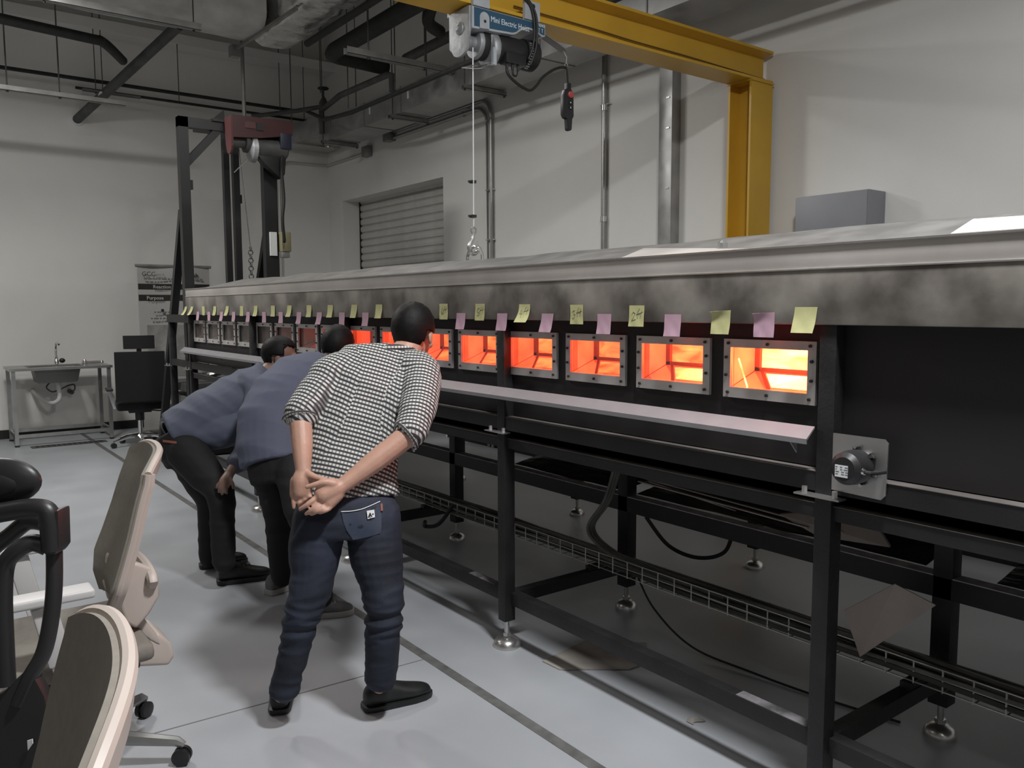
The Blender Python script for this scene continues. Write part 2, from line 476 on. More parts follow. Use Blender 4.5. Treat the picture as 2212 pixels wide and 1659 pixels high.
def pane_mat():
    m = bpy.data.materials.new('window_glass'); m.use_nodes = True
    nt = m.node_tree; nt.nodes.clear()
    out = nt.nodes.new('ShaderNodeOutputMaterial')
    tr = nt.nodes.new('ShaderNodeBsdfTransparent'); tr.inputs[0].default_value = (0.93, 0.93, 0.93, 1)
    gl = nt.nodes.new('ShaderNodeBsdfGlossy'); gl.inputs['Roughness'].default_value = 0.12
    df = nt.nodes.new('ShaderNodeBsdfDiffuse'); df.inputs[0].default_value = (0.42, 0.41, 0.40, 1)
    a = nt.nodes.new('ShaderNodeMixShader'); a.inputs[0].default_value = 0.06
    b = nt.nodes.new('ShaderNodeMixShader'); b.inputs[0].default_value = 0.10
    nt.links.new(tr.outputs[0], a.inputs[1]); nt.links.new(gl.outputs[0], a.inputs[2])
    nt.links.new(a.outputs[0], b.inputs[1]); nt.links.new(df.outputs[0], b.inputs[2])
    nt.links.new(b.outputs[0], out.inputs['Surface'])
    MATS['window_glass'] = m
pane_mat()

mat('lip_steel', (0.16, 0.145, 0.135), 0.5, 0.3, var=0.3, scale=5)
# body
b = MB()
b.box((XF, YA, 1.105), (XF+0.03, YB, OZ0)).box((XF, YA, OZ1), (XF+0.03, YB, 1.56))
ys = [YA] + [q for k in range(NW) for q in (W0+WP*k+OY0, W0+WP*k+OY1)] + [YB]
for k in range(0, len(ys), 2):
    b.box((XF, ys[k], OZ0), (XF+0.03, ys[k+1], OZ1))
b.box((XF+0.03, YA, 1.105), (3.2, YB, 1.135)).box((3.17, YA, 1.105), (3.2, YB, 1.78)).box((XF, YA, 1.105), (3.2, YA+0.03, 1.78)).box((XF, YB-0.03, 1.105), (3.2, YB, 1.78))
b.build('body_panel', 'black_panel', furnace)
core = MB()
core.box((2.56, 1.25, 1.30), (2.58, 8.0, 1.50))
core.build('hot_wall', 'hot_refractory', furnace)
lin = MB()
lin.box((2.40, 1.25, 1.47), (2.56, 8.0, 1.50)).box((2.40, 1.25, 1.30), (2.56, 8.0, 1.33)).box((2.40, 1.22, 1.30), (2.58, 1.25, 1.50))
lin.build('tunnel_lining', 'refractory', furnace)

# steel top
MB().box((2.2, YA, 1.545), (2.262, YB-0.05, 1.709)).build('front_band', 'band_steel', furnace, bevel=0.003)
MB().box((2.203, YA, 1.712), (2.262, YB-0.05, 1.782)).build('upper_band', 'top_steel', furnace, bevel=0.003)
MB().box((2.197, YA, 1.7085), (2.215, YB-0.05, 1.7125)).build('bead', 'bright_steel', furnace)
MB().box((2.197, YA, 1.779), (2.30, YB-0.05, 1.7845)).build('top_flange', 'bright_steel', furnace)
def crumple(u, v):
    y = YA + (YB-0.05-YA)*u; x = 2.29 + 0.92*v
    z = 1.785 + 0.095*min(1, v*2.2) + 0.014*noise.noise(V((x*5, y*2.2, 0.3)))
    return (x, y, z)
MB().grid(crumple, 150, 12).build('lid_cover', 'lid_steel', furnace, smooth=True)
MB().box((3.20, YA, 1.6), (3.235, YB-0.05, 1.895)).build('rear_upstand', 'top_steel', furnace)
def lid_plate(pts, ext):
    MB().prism(pts, ext).build('lid_plate', 'top_steel', furnace)
lid_plate([(2.24, 2.27, 1.784), (2.42, 2.32, 1.832), (2.42, 1.78, 1.80), (2.24, 1.62, 1.785)], (0, 0, 0.003))
lid_plate([(2.215, 1.03, 1.785), (2.27, 1.00, 1.823), (2.60, -0.4, 1.83), (2.25, -0.6, 1.785)], (0, 0, 0.003))
for (x, y) in ((2.42, 1.93), (2.9, 2.65), (2.9, 1.75)):
    MB().lathe((x, y, 1.80), [(0.018, 0), (0.018, 0.03), (0.008, 0.04)], 8).build('lid_bolt', 'bright_steel', furnace)
lug = MB()
lug.tube([(2.72, 3.87, 1.80), (2.72, 3.875, 1.90), (2.72, 3.90, 1.94), (2.72, 3.95, 1.955), (2.72, 4.0, 1.94), (2.72, 4.025, 1.90), (2.72, 4.03, 1.80)], 0.009, 8)
lug.box((2.69, 3.84, 1.79), (2.75, 4.06, 1.825))
lug.build('lifting_lug', 'bright_steel', furnace)

# windows : one of each piece, then copies that share the mesh
fr = MB()
FX = -0.012
fr.box((FX, 0.0, 1.295), (0, 0.35, OZ0)).box((FX, 0.0, OZ1), (0, 0.35, 1.492)).box((FX, 0.0, OZ0), (0, OY0, OZ1)).box((FX, OY1, OZ0), (0, 0.35, OZ1))
frm = fr.mesh('viewing_window'); frm.materials.append(MATS['frame_steel'])
tmp = MB()
for (y, z) in [(0.02, 1.312), (0.175, 1.312), (0.33, 1.312), (0.02, 1.478), (0.175, 1.478), (0.33, 1.478), (0.014, 1.37), (0.014, 1.43), (0.338, 1.37), (0.338, 1.43)]:
    tmp.cyl((FX-0.006, y, z), (FX, y, z), 0.0055, 6)
bom = tmp.mesh('bolts'); bom.materials.append(MATS['bolt'])
tmp = MB(); tmp.box((0.004, OY0, OZ0), (0.008, OY1, OZ1)); pam = tmp.mesh('pane'); pam.materials.append(MATS['window_glass'])
tmp = MB()
DEP = 0.125; ZI = 1.378
tmp.add([(0, OY1, OZ0), (DEP, OY1, ZI-0.02), (DEP, OY1, OZ1), (0, OY1, OZ1)], [(0, 1, 2, 3)])
tmp.add([(0, OY0, OZ0), (DEP, OY0, ZI-0.02), (DEP, OY0, OZ1), (0, OY0, OZ1)], [(0, 1, 2, 3)])
tmp.add([(0, OY0, OZ1), (0, OY1, OZ1), (DEP, OY1, OZ1), (DEP, OY0, OZ1)], [(0, 1, 2, 3)])
rem = tmp.mesh('reveal'); rem.materials.append(MATS['hot_reveal'])
tmp = MB(); tmp.add([(0, OY0, OZ0), (0, OY1, OZ0), (DEP, OY1, ZI), (DEP, OY0, ZI)], [(0, 1, 2, 3)])
sim = tmp.mesh('sill'); sim.materials.append(MATS['sill_steel'])
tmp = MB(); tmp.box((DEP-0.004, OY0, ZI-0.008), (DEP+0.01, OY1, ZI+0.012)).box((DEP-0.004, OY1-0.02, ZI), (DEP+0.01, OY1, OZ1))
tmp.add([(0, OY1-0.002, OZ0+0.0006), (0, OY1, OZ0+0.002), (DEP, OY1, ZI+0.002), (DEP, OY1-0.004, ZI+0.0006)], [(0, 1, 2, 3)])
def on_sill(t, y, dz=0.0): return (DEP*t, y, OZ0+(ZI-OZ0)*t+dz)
tmp.add([on_sill(0.02, OY1-0.150, 0.0012), on_sill(0.02, OY1-0.134, 0.0012), on_sill(0.99, OY1-0.022, 0.0012), on_sill(0.99, OY1-0.036, 0.0012)], [(0, 1, 2, 3)])  # dark strip drawn as the upright bar's reflection in the sill
bam = tmp.mesh('bar_and_reflection'); bam.materials.append(MATS['bar_and_reflection'])
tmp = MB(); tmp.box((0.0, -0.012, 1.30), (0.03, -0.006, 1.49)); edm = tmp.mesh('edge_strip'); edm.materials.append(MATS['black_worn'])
tmp = MB(); tmp.add([on_sill(0.14, OY0+0.004, 0.0009), on_sill(0.14, OY1-0.142, 0.0009), on_sill(0.86, OY1-0.058, 0.0009), on_sill(0.86, OY0+0.004, 0.0009)], [(0, 1, 2, 3)])  # emissive patch laid on the sill to stand in for its mirrored glow
emm = tmp.mesh('sill_reflection'); emm.materials.append(MATS['hot_refractory'])
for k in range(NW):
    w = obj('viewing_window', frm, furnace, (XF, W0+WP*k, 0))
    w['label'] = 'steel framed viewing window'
    for n_, me in (('bolts', bom), ('pane', pam), ('reveal', rem), ('sill', sim), ('sill_reflection', emm), ('bar_and_reflection', bam)):
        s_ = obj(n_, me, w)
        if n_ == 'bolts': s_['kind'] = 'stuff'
# charred rod leaning in the first window
MB().tube([(XF+0.02, 1.742, 1.425), (XF+0.012, 1.70, 1.335)], 0.0028, 6).build('glowing_rod', 'hot_refractory', furnace)

# frame
PY = [1.368 - 1.64, 1.368, 3.01, 4.65, 6.29, 7.945, 8.62]
def foot(x, y, z1, parent, r=0.066):
    f = MB()
    f.lathe((x, y, 0), [(r, 0), (r, 0.008), (r*0.97, 0.02), (r*0.8, 0.036), (r*0.42, 0.046), (0.012, 0.048), (0.012, z1+0.004)], 22)
    f.lathe((x, y, 0.05), [(0.02, 0), (0.02, 0.016)], 6)
    f.build('levelling_foot', 'bright_steel', parent, smooth=True)
for y in PY:
    p = MB().box((2.21, y-0.0275, 0.128), (2.27, y+0.0275, 1.545)).build('front_post', 'black_worn', furnace, bevel=0.003)
    foot(2.24, y, 0.128, p)
    cl = MB().box((2.17, y-0.075, 1.03), (2.21, y+0.075, 1.035)).cyl((2.19, y-0.05, 1.035), (2.19, y-0.05, 1.055), 0.009, 6).cyl((2.19, y+0.05, 1.035), (2.19, y+0.05, 1.055), 0.009, 6)
    cl.build('clamp_plate', 'bright_steel', p)
for y in PY[:6]:
    p = MB().box((3.0, y-0.035, 0.128), (3.07, y+0.035, 1.0)).build('inner_post', 'black_paint', furnace, bevel=0.003)
    foot(3.035, y, 0.128, p, 0.058)
    p = MB().box((4.11, y-0.035, 0.128), (4.18, y+0.035, 1.0)).build('rear_post', 'black_paint', furnace)
    foot(4.145, y, 0.128, p, 0.058)
    MB().box((2.24, y-0.025, 0.205), (3.03, y+0.025, 0.262)).build('cross_member', 'black_worn', furnace)
    MB().box((3.0, y-0.025, 0.93), (4.15, y+0.025, 0.99)).build('cross_member', 'black_paint', furnace)
MB().box((2.245, YA, 0.205), (2.295, 8.62, 0.264)).build('low_rail', 'black_worn', furnace, bevel=0.002)
mat('rail_dust_lit', (0.62, 0.59, 0.60), 0.8, color2=(0.35, 0.33, 0.34), scale=16)  # dust colour brightened so the rail top looks lit under the housing
rl = MB().box((3.0, YA, 0.535), (3.07, 8.0, 0.612)).build('inner_rail', 'black_paint', furnace)
MB().box((3.002, YA, 0.612), (3.068, 8.0, 0.616)).build('rail_top', 'rail_dust_lit', rl)
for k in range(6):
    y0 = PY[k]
    MB().box((2.248, y0+0.03, 0.264), (2.292, y0+0.03+0.30, 0.2665)).build('pale_patch', 'pale_top', furnace)  # paler patch on the low rail top beside each post
MB().box((4.11, YA, 0.60), (4.18, 8.0, 0.66)).build('rear_rail', 'black_paint', furnace)
MB().box((2.215, YA, 1.04), (2.262, 8.64, 1.1)).build('upper_rail', 'black_paint', furnace)
MB().box((2.213, YA, 1.1), (2.262, 8.0, 1.1018)).build('rail_lip', 'lip_steel', furnace)
MB().box((2.225, YA, 0.955), (2.262, 8.0, 1.0)).build('upper_rail', 'black_paint', furnace)
MB().box((2.222, YA, 1.0), (2.262, 8.0, 1.0015)).build('rail_lip', 'lip_steel', furnace)
MB().box((2.20, 7.9, 1.468), (2.262, 8.65, 1.543)).build('end_rail', 'black_worn', furnace)
# sheet metal belly under the tunnel
MB().add([(2.262, YA, 1.0), (2.262, 8.0, 1.0), (2.70, 8.0, 0.88), (2.70, YA, 0.88), (3.2, YA, 0.88), (3.2, 8.0, 0.88), (3.2, YA, 1.1), (3.2, 8.0, 1.1)], [(0, 1, 2, 3), (3, 2, 5, 4), (4, 5, 7, 6)]).build('belly_sheet', 'black_worn', furnace)
# white angled strips under the windows
def strip(y0, y1):
    s = MB().hexa([(2.206, y0, 1.232), (2.206, y1, 1.232), (2.166, y1, 1.197), (2.166, y0, 1.197), (2.206, y0, 1.238), (2.206, y1, 1.238), (2.164, y1, 1.204), (2.164, y0, 1.204)])
    s.box((2.163, y0, 1.188), (2.167, y1, 1.204))
    s_ = s.build('angled_strip', 'white_strip', furnace)
    for yy in (y0+0.06, (y0+y1)/2, y1-0.06):
        MB().prism([(2.208, yy, 1.19), (2.17, yy, 1.19), (2.208, yy, 1.15)], (0, 0.004, 0)).build('bracket', 'white_strip', s_)
strip(1.40, 5.75)
strip(5.85, 8.08)
# unseen rear body over the back feet, added to shade the floor
MB().box((3.235, YA, 0.95), (4.2, 8.0, 1.72)).build('rear_housing', 'black_panel', furnace)

# blower motor on its plate
motor = thing('blower_motor', 'round black motor on a steel plate bolted beside the last furnace post', 'motor', (2.2, 1.25, 1.05))
pl = [(2.205, 1.338, 1.056), (2.205, 1.185, 1.052), (2.205, 1.172, 1.066), (2.205, 1.169, 1.215), (2.205, 1.18, 1.226), (2.205, 1.338, 1.226)]
MB().prism(pl, (0.005, 0, 0)).build('mounting_plate', 'bright_steel', motor)
mh = MB().lathe((2.205, 1.25, 1.142), [(0.042, 0), (0.048, 0.012), (0.05, 0.045), (0.047, 0.075), (0.034, 0.088)], 28, (-1, 0, 0))
mh.build('housing', 'black_plastic', motor, smooth=True)
for a in (20, 80, 200, 260, 320, 140):
    y = 1.25 + 0.055*math.cos(R(a)); z = 1.142 + 0.055*math.sin(R(a))
    e = MB().bar((2.198, 1.25+0.03*math.cos(R(a)), 1.142+0.03*math.sin(R(a))), (2.198, y, z), 0.018, 0.012, (1, 0, 0)).build('mounting_ear', 'black_plastic', motor)
    MB().cyl((2.19, y-0.002, z), (2.184, y-0.002, z), 0.005, 8).build('screw', 'chrome', e)
lb = MB().box((2.1155, 1.236, 1.118), (2.117, 1.275, 1.152)).build('rating_label', 'white_print', motor)
ln = MB()
random.seed(3)
for k in range(4):
    z = 1.147 - k*0.0068
    y = 1.273
    while y > 1.24:
        w_ = random.uniform(0.004, 0.012)
        ln.box((2.115, y-w_, z-0.0007), (2.1157, y, z+0.0007)); y -= w_ + random.uniform(0.002, 0.012)
ln.build('label_print', 'black_print', lb)
MB().cyl((2.14, 1.213, 1.140), (2.14, 1.198, 1.138), 0.0085, 10).cyl((2.14, 1.205, 1.139), (2.14, 1.202, 1.139), 0.011, 10).build('cable_gland', 'chrome', motor)
MB().tube([(2.14, 1.199, 1.138), (2.145, 1.185, 1.137), (2.165, 1.176, 1.136), (2.2, 1.172, 1.135)], 0.0055, 8).build('cable', 'rubber', motor)

# sticky notes
ORD = ['first', 'second', 'third', 'fourth', 'fifth', 'sixth', 'seventh', 'eighth', 'ninth', 'tenth', 'eleventh', 'twelfth', 'thirteenth', 'fourteenth', 'fifteenth', 'sixteenth', 'seventeenth', 'eighteenth', 'nineteenth', 'twentieth']
def sticky(yc, ztop, m, label, skew=0.0, curl=0.0, tw=0.0, w=0.076, h=0.078, strokes=None, fold=0.0):
    def fn(u, v):
        yy = yc - w/2 + w*u + skew*v*(1-0.2*v) ; z = ztop - h*v
        x = 2.1975 - curl*(v**2.2) - tw*(u-0.5)*v - fold*max(0, (0.25-v))*4*u - 0.0012*math.sin(u*9+v*7+yc*40)*v
        return (x, yy, z + fold*0.5*max(0, 0.25-v)*4*(0.3-u))
    o = MB().grid(fn, 6, 7, 0.0006).build('sticky_note', m, smooth=True)
    tag(o, label, 'note', 'sticky notes on the furnace band')
    if strokes:
        s = MB()
        for line in strokes:
            s.tube([V(fn(1-a, b_)) + V((-0.0008, 0, 0)) for a, b_ in line], 0.0007, 4)
        s.build('handwriting', 'pencil', o)
D_ = {'2': [[(0.2, 0.45), (0.3, 0.3), (0.42, 0.38), (0.3, 0.6), (0.2, 0.72), (0.48, 0.66)]],
      '3': [[(0.2, 0.35), (0.38, 0.28), (0.3, 0.45), (0.42, 0.5), (0.3, 0.7), (0.18, 0.66)]],
      '4': [[(0.3, 0.3), (0.18, 0.55), (0.42, 0.52)], [(0.38, 0.36), (0.36, 0.75)]],
      '5': [[(0.5, 0.25), (0.3, 0.3), (0.25, 0.48), (0.45, 0.5), (0.4, 0.72), (0.22, 0.7)]],
      '6': [[(0.42, 0.22), (0.25, 0.5), (0.3, 0.7), (0.45, 0.6), (0.3, 0.52)]]}
FT = [[(0.72, 0.15), (0.55, 0.35), (0.58, 0.62)], [(0.5, 0.42), (0.7, 0.36)], [(0.86, 0.18), (0.76, 0.6)], [(0.68, 0.4), (0.92, 0.3)]]
YN = [1.436, 1.752, 2.14, 2.475, 2.814, 3.152, 3.471, 4.149, 4.457, 4.792, 5.122, 5.453, 5.764, 6.113, 6.422, 6.767, 7.093, 7.418, 7.753, 7.946]
KN = [1.584, 1.964, 2.313, 2.656, 2.977, 3.313, 4.316, 4.629, 4.957, 5.288, 5.619, 5.946, 6.282, 6.615, 6.918, 7.269, 7.58]
random.seed(11)
for i, y in enumerate(YN):
    st = D_[['2', '3', '4', '5', '6'][i-2]] + FT if 2 <= i <= 6 else None
    sk = [0.008, 0.003, 0.001, -0.004, -0.003, 0.002, -0.004][i] if i < 7 else random.uniform(-0.012, 0.014)
    cu = [0.012, 0.006, 0.004, 0.002, 0.03, 0.004, 0.003][i] if i < 7 else random.uniform(0.002, 0.02)
    if i >= 18: sk = 0.045; cu = 0.03
    zt = 1.598 + (0.0 if i != 1 else -0.015) + min(0.022, 0.004*i)
    sticky(y, zt, 'note_yellow', 'yellow sticky note on the steel band, %s yellow one counted from the motor end' % ORD[i], sk, cu, 0.006 if i == 4 else 0.0, strokes=st, fold=0.012 if i == 1 else 0.0)
for i, y in enumerate(KN):
    sk = [0.0, 0.0, 0.0, 0.012, 0.006, 0.004][i] if i < 6 else random.uniform(-0.012, 0.016)
    zt = 1.581 if i == 0 else 1.574
    sticky(y, zt, 'note_pink', 'pink sticky note below the band edge, %s pink one counted from the motor end' % ORD[i], sk, random.uniform(0.002, 0.012), fold=0.010 if i == 0 else 0.0)

# cable tray under the furnace
tray = thing('cable_tray', 'wire basket cable tray full of dark cables under the furnace', 'cable tray', (2.86, 3.0, 0.29))
w = MB()
TY0, TY1 = -0.6, 6.8
for (x, z) in ((2.78, 0.365), (2.78, 0.33), (2.78, 0.29), (2.83, 0.288), (2.88, 0.288), (2.93, 0.29), (2.93, 0.33)):
    w.cyl((x, TY0, z), (x, TY1, z), 0.0032, 5)
w.build('long_wires', 'tray_wire', tray)
um = MB().tube([(2.777, 0, 0.368), (2.777, 0, 0.286), (2.933, 0, 0.286), (2.933, 0, 0.335)], 0.003, 5)
ume = um.mesh('cross_wire'); ume.materials.append(MATS['tray_wire'])
for k in range(int((TY1-TY0)/0.1)):
    obj('cross_wire', ume, tray, (0, TY0+0.05+k*0.1, 0))
random.seed(5)
c1, c2 = MB(), MB()
for k in range(16):
    x0 = random.uniform(2.79, 2.92); z0 = random.uniform(0.30, 0.345); ph = random.uniform(0, 6)
    pts = [(x0+0.012*math.sin(y*2.1+ph), y, z0+0.008*math.sin(y*3.3+ph*2)) for y in [TY0+0.25*i for i in range(29)]]
    (c1 if k % 3 else c2).tube(pts, random.uniform(0.006, 0.011), 6)
tag(c1.build('cables', 'cable', tray, smooth=True), kind='stuff')
tag(c2.build('cables', 'cable_grey', tray, smooth=True), kind='stuff')
for y in PY[1:5]: MB().box((2.76, y-0.02, 0.262), (3.0, y+0.02, 0.285)).build('support_arm', 'black_paint', tray)
def cable(name, pts, r, m, label, n=8):
    o = MB().tube(spline(pts, n), r, 7).build(name, m, smooth=True)
    return tag(o, label, 'cable')
for k in range(3):
    dx = 0.021*k
    cable('power_cable', [(2.97-dx, 2.96, 0.9), (2.93-dx, 3.02, 0.62), (2.88-dx, 3.10, 0.45), (2.86-dx, 2.95, 0.37), (2.86-dx, 2.7, 0.345), (2.86-dx, 2.2, 0.335)], 0.009, 'cable_grey', '%s of three cables looping off the middle inner post into the tray' % ('innermost', 'middle', 'outermost')[k])
cable('thin_cable', [(2.84, 2.75, 0.30), (2.83, 2.62, 0.16), (2.85, 2.4, 0.04), (2.9, 2.1, 0.012), (2.94, 1.8, 0.006), (3.0, 1.5, 0.006)], 0.005, 'rubber', 'thin black cable drooping from the tray onto the floor')
cable('drop_cable', [(3.02, 2.86, 0.53), (3.06, 2.74, 0.40), (3.12, 2.6, 0.36), (3.2, 2.5, 0.40), (3.24, 2.48, 0.53)], 0.010, 'rubber', 'black cable hanging in a loop below the inner rail by the adapter')
cable('power_lead', [(2.78, 4.3, 0.35), (2.72, 4.38, 0.22), (2.66, 4.45, 0.20), (2.6, 4.35, 0.26)], 0.013, 'rubber', 'thick black lead curling out of the tray behind the checked shirt')
ad = thing('power_adapter', 'small black adapter with a blue indicator hanging below the inner rail', 'adapter', (3.27, 2.44, 0.46))
MB().box((3.24, 2.40, 0.46), (3.29, 2.49, 0.53)).build('case', 'black_plastic', ad, bevel=0.006)
def led():
    m = MATS['blue_led']; p = m.node_tree.nodes['Principled BSDF']
    p.inputs['Emission Color'].default_value = (0.05, 0.08, 1, 1); p.inputs['Emission Strength'].default_value = 3
led()
MB().ell((3.238, 2.445, 0.50), 0.004, 0.007, 0.007, 8, 6).build('indicator', 'blue_led', ad)

# dark sheeting dumped on the inner rail
def sheet(y0, y1, seed, name, label, x0=3.045, x1=3.40):
    def fn(u, v):
        y = y0+(y1-y0)*u; x = x0+(x1-x0)*v
        e = 4*u*(1-u)
        z = 0.628 + 0.16*v*(0.4+0.6*e) + 0.05*noise.noise(V((x*6+seed, y*4, seed)))*e*(0.3+v) + 0.02*noise.noise(V((x*14, y*9, seed)))*v
        return (x, y, z)
    o = MB().grid(fn, 60, 14, 0.002).build(name, 'plastic_sheet', smooth=True)
    tag(o, label, 'sheet', 'loose sheeting under the furnace')
sheet(1.45, 2.95, 1.0, 'plastic_sheet', 'crumpled dark plastic sheet on the inner rail beside the adapter')
sheet(3.05, 4.0, 4.0, 'plastic_sheet', 'crumpled dark plastic sheet between the two inner posts')
sheet(-0.3, 1.2, 8.0, 'plastic_sheet', 'crumpled dark plastic sheet on the inner rail below the motor end', 3.04, 3.4)
for k, (ya, za, yb, zb) in enumerate(((2.95, 0.665, 1.95, 0.645), (2.95, 0.68, 1.8, 0.655), (2.93, 0.66, 2.35, 0.632))):
    o = MB().bar((3.06+0.03*k, ya, za+0.03), (3.05+0.02*k, yb, zb+0.02), 0.02, 0.006).build('trim_batten', 'cardboard')
    tag(o, '%s of three loose brown battens lying on the crumpled sheet' % ('longest', 'topmost', 'shortest')[k], 'batten', 'battens on the sheeting')
def cardp(pts, ext, m, name, label, cat='cardboard'):
    return tag(MB().prism(pts, ext).build(name, m), label, cat)
cardp([(2.79, 1.625, 0.46), (2.79, 1.435, 0.615), (2.79, 1.29, 0.58), (2.745, 1.53, 0.325)], (0.004, 0.001, 0.001), 'cardboard', 'cardboard_sheet', 'beige cardboard sheet propped on the cable tray behind the near post')
cardp([(2.259, 2.766, 0.001), (2.264, 2.655, 0.001), (2.507, 2.468, 0.001), (2.631, 2.468, 0.001), (2.78, 2.62, 0.001), (2.57, 2.819, 0.001)], (0, 0, 0.005), 'floor_card', 'cardboard_offcut', 'angular brown cardboard offcut lying flat on the floor under the low rail')
cardp([(3.06, 2.1, 0.69), (3.12, 1.9, 0.74), (3.12, 1.7, 0.73), (3.06, 1.6, 0.66), (3.04, 1.9, 0.64)], (0.01, 0, 0.004), 'cardboard', 'cardboard_piece', 'brown cardboard piece on the sheeting near the last post')
dbr = MB().grid(lambda u, v: (2.36+0.06*u, 1.975+0.035*v+0.01*math.sin(u*5), 0.004+0.012*math.sin(u*3.1)*math.sin(v*3.1)), 5, 4, 0.003).build('debris', 'floor_card')
tag(dbr, 'small torn brown scrap on the floor near the last post', 'debris')


# ================================================================== yellow gantry
yg = thing('gantry_crane', 'yellow steel I-beam gantry over the furnace', 'gantry', (5.265, 3.97, 0))
def isec_x(x0, x1, yf, yb, z0, z1, tf, tw):
    yc = (yf+yb)/2
    return [(( x0, yf, z0), (x1, yb, z0+tf)), ((x0, yf, z1-tf), (x1, yb, z1)), ((x0, yc-tw/2, z0+tf), (x1, yc+tw/2, z1-tf))]
bm_ = MB()
YF, YBk, ZB0, ZB1 = 3.86, 4.075, 3.268, 3.502
bm_.add([(x, y, z) for x in (-0.6, 5.392) for (y, z) in ((YF, ZB0), (YBk, ZB0), (YBk, ZB0+0.018), (3.985, ZB0+0.032), (3.985, ZB1-0.032), (YBk, ZB1-0.018), (YBk, ZB1), (YF, ZB1), (YF, ZB1-0.018), (3.95, ZB1-0.032), (3.95, ZB0+0.032), (YF, ZB0+0.018))],
        [tuple(range(12)), tuple(range(23, 11, -1))] + [(i, (i+1) % 12, 12+(i+1) % 12, 12+i) for i in range(12)])
bm_.build('beam', 'yellow_paint', yg)
def col(x0, x1):
    c = MB()
    c.box((x0, 3.86, 0), (x1, 3.878, ZB0-0.012)).box((x0, 4.052, 0), (x1, 4.07, ZB0-0.012)).box(((x0+x1)/2-0.008, 3.878, 0), ((x0+x1)/2+0.008, 4.052, ZB0-0.012))
    return c
cc = col(5.135, 5.392).build('column', 'yellow_paint', yg)
MB().box((5.128, 3.85, ZB0-0.012), (5.395, 4.08, ZB0)).build('cap_plate', 'yellow_paint', cc)
MB().prism([(5.263, 3.879, ZB0-0.012), (5.263, 4.05, ZB0-0.012), (5.263, 3.96, ZB0-0.16)], (-0.008, 0, 0)).build('gusset', 'yellow_paint', cc)
cc2 = col(-0.75, -0.5).build('column', 'yellow_paint', yg)
mat('cable_brown', (0.10, 0.055, 0.012), 0.6)
pts = [(3.0, 3.935, 3.35), (3.6, 3.936, 3.345), (4.0, 3.935, 3.335), (4.5, 3.935, 3.332), (5.0, 3.934, 3.322), (5.3, 3.93, 3.315), (5.36, 3.92, 3.31), (5.385, 3.90, 3.29), (5.40, 3.885, 3.26)]
tag(MB().tube(spline(pts, 5), 0.0045, 7).build('festoon_cable', 'cable_brown', smooth=True), 'brown cable lying along the inside of the yellow beam', 'cable')

# grey electric hoist
h = thing('electric_hoist', 'small grey and blue electric hoist under the yellow beam', 'hoist', (2.9, 3.95, 2.98))
HX0, HX1, HY = 2.642, 3.162, 3.845
plate = [(HX0, HY, 3.252), (HX1, HY, 3.252), (HX1, HY, 3.185), (3.135, HY, 3.18), (3.09, HY, 3.20), (3.03, HY, 3.203), (2.985, HY, 3.187), (2.945, HY, 3.158), (2.92, HY, 3.15), (HX0, HY, 3.135)]
MB().prism(plate, (0, 0.2, 0)).build('body', 'hoist_grey', h)
blue = [(HX0+0.014, HY, 3.248), (HX1-0.006, HY, 3.248), (HX1-0.006, HY, 3.19), (3.13, HY, 3.192), (3.09, HY, 3.212), (3.03, HY, 3.215), (2.98, HY, 3.199), (2.945, HY, 3.17), (2.92, HY, 3.162), (HX0+0.014, HY, 3.148)]
bp = MB().prism(blue, (0, -0.003, 0)).build('blue_plate', 'hoist_blue', h)
tab = [(2.69, HY-0.004, 3.14), (2.69, HY-0.004, 3.20)] + [(2.722+0.032*math.cos(R(a)), HY-0.004, 3.20+0.032*math.sin(R(a))) for a in range(165, 0, -15)] + [(2.754, HY-0.004, 3.20), (2.754, HY-0.004, 3.146)]
tb = MB().prism(tab, (0, -0.004, 0)).build('lug_tab', 'hoist_grey', h)
MB().lathe((2.724, HY-0.0085, 3.182), [(0.0085, 0), (0.0085, 0.001)], 12, (0, -1, 0)).build('slot', 'black_print', tb)
text('lettering', 'Mini Electric Hoist', 0.044, (2.766, HY-0.0035, 3.191), (1, 0, -0.012), (0, 0, 1), 'white_print', bp, sx=0.83)
text('maker_name', 'TOYO', 0.019, (3.108, HY-0.0035, 3.232), (1, 0, 0), (0, 0, 1), 'white_print', bp, sx=0.9, bold=0.0006)
MB().box((3.112, HY-0.0042, 3.20), (3.114, HY-0.003, 3.222)).box((3.136, HY-0.0042, 3.20), (3.138, HY-0.003, 3.222)).box((3.108, HY-0.0042, 3.220), (3.12, HY-0.003, 3.222)).box((3.130, HY-0.0042, 3.220), (3.144, HY-0.003, 3.222)).build('emblem', 'white_print', bp)
end = [(HX0, 3.845, 3.253), (HX0, 4.05, 3.253), (HX0, 4.05, 3.06)] + [(HX0, 3.948+0.075*math.cos(R(a)), 3.045+0.045*math.sin(R(a))) for a in range(-10, -171, -20)] + [(HX0, 3.868, 3.06), (HX0, 3.85, 3.13)]
ep = MB().prism(end, (-0.018, 0, 0)).build('end_plate', 'cast_metal', h, bevel=0.004)
MB().lathe((HX0-0.018, 3.94, 3.15), [(0.036, 0), (0.034, 0.006), (0.02, 0.012), (0.012, 0.02)], 18, (-1, 0, 0)).build('bearing_boss', 'cast_metal', ep, smooth=True)
MB().lathe((HX0, 3.94, 3.085), [(0.062, 0), (0.062, 0.006), (0.042, 0.008), (0.042, 0.022), (0.045, 0.025), (0.045, 0.036), (0.042, 0.04), (0.042, 0.07), (0.075, 0.074), (0.08, 0.09), (0.08, 0.10)], 24, (1, 0, 0)).build('rope_drum', 'cast_metal', h, smooth=True)
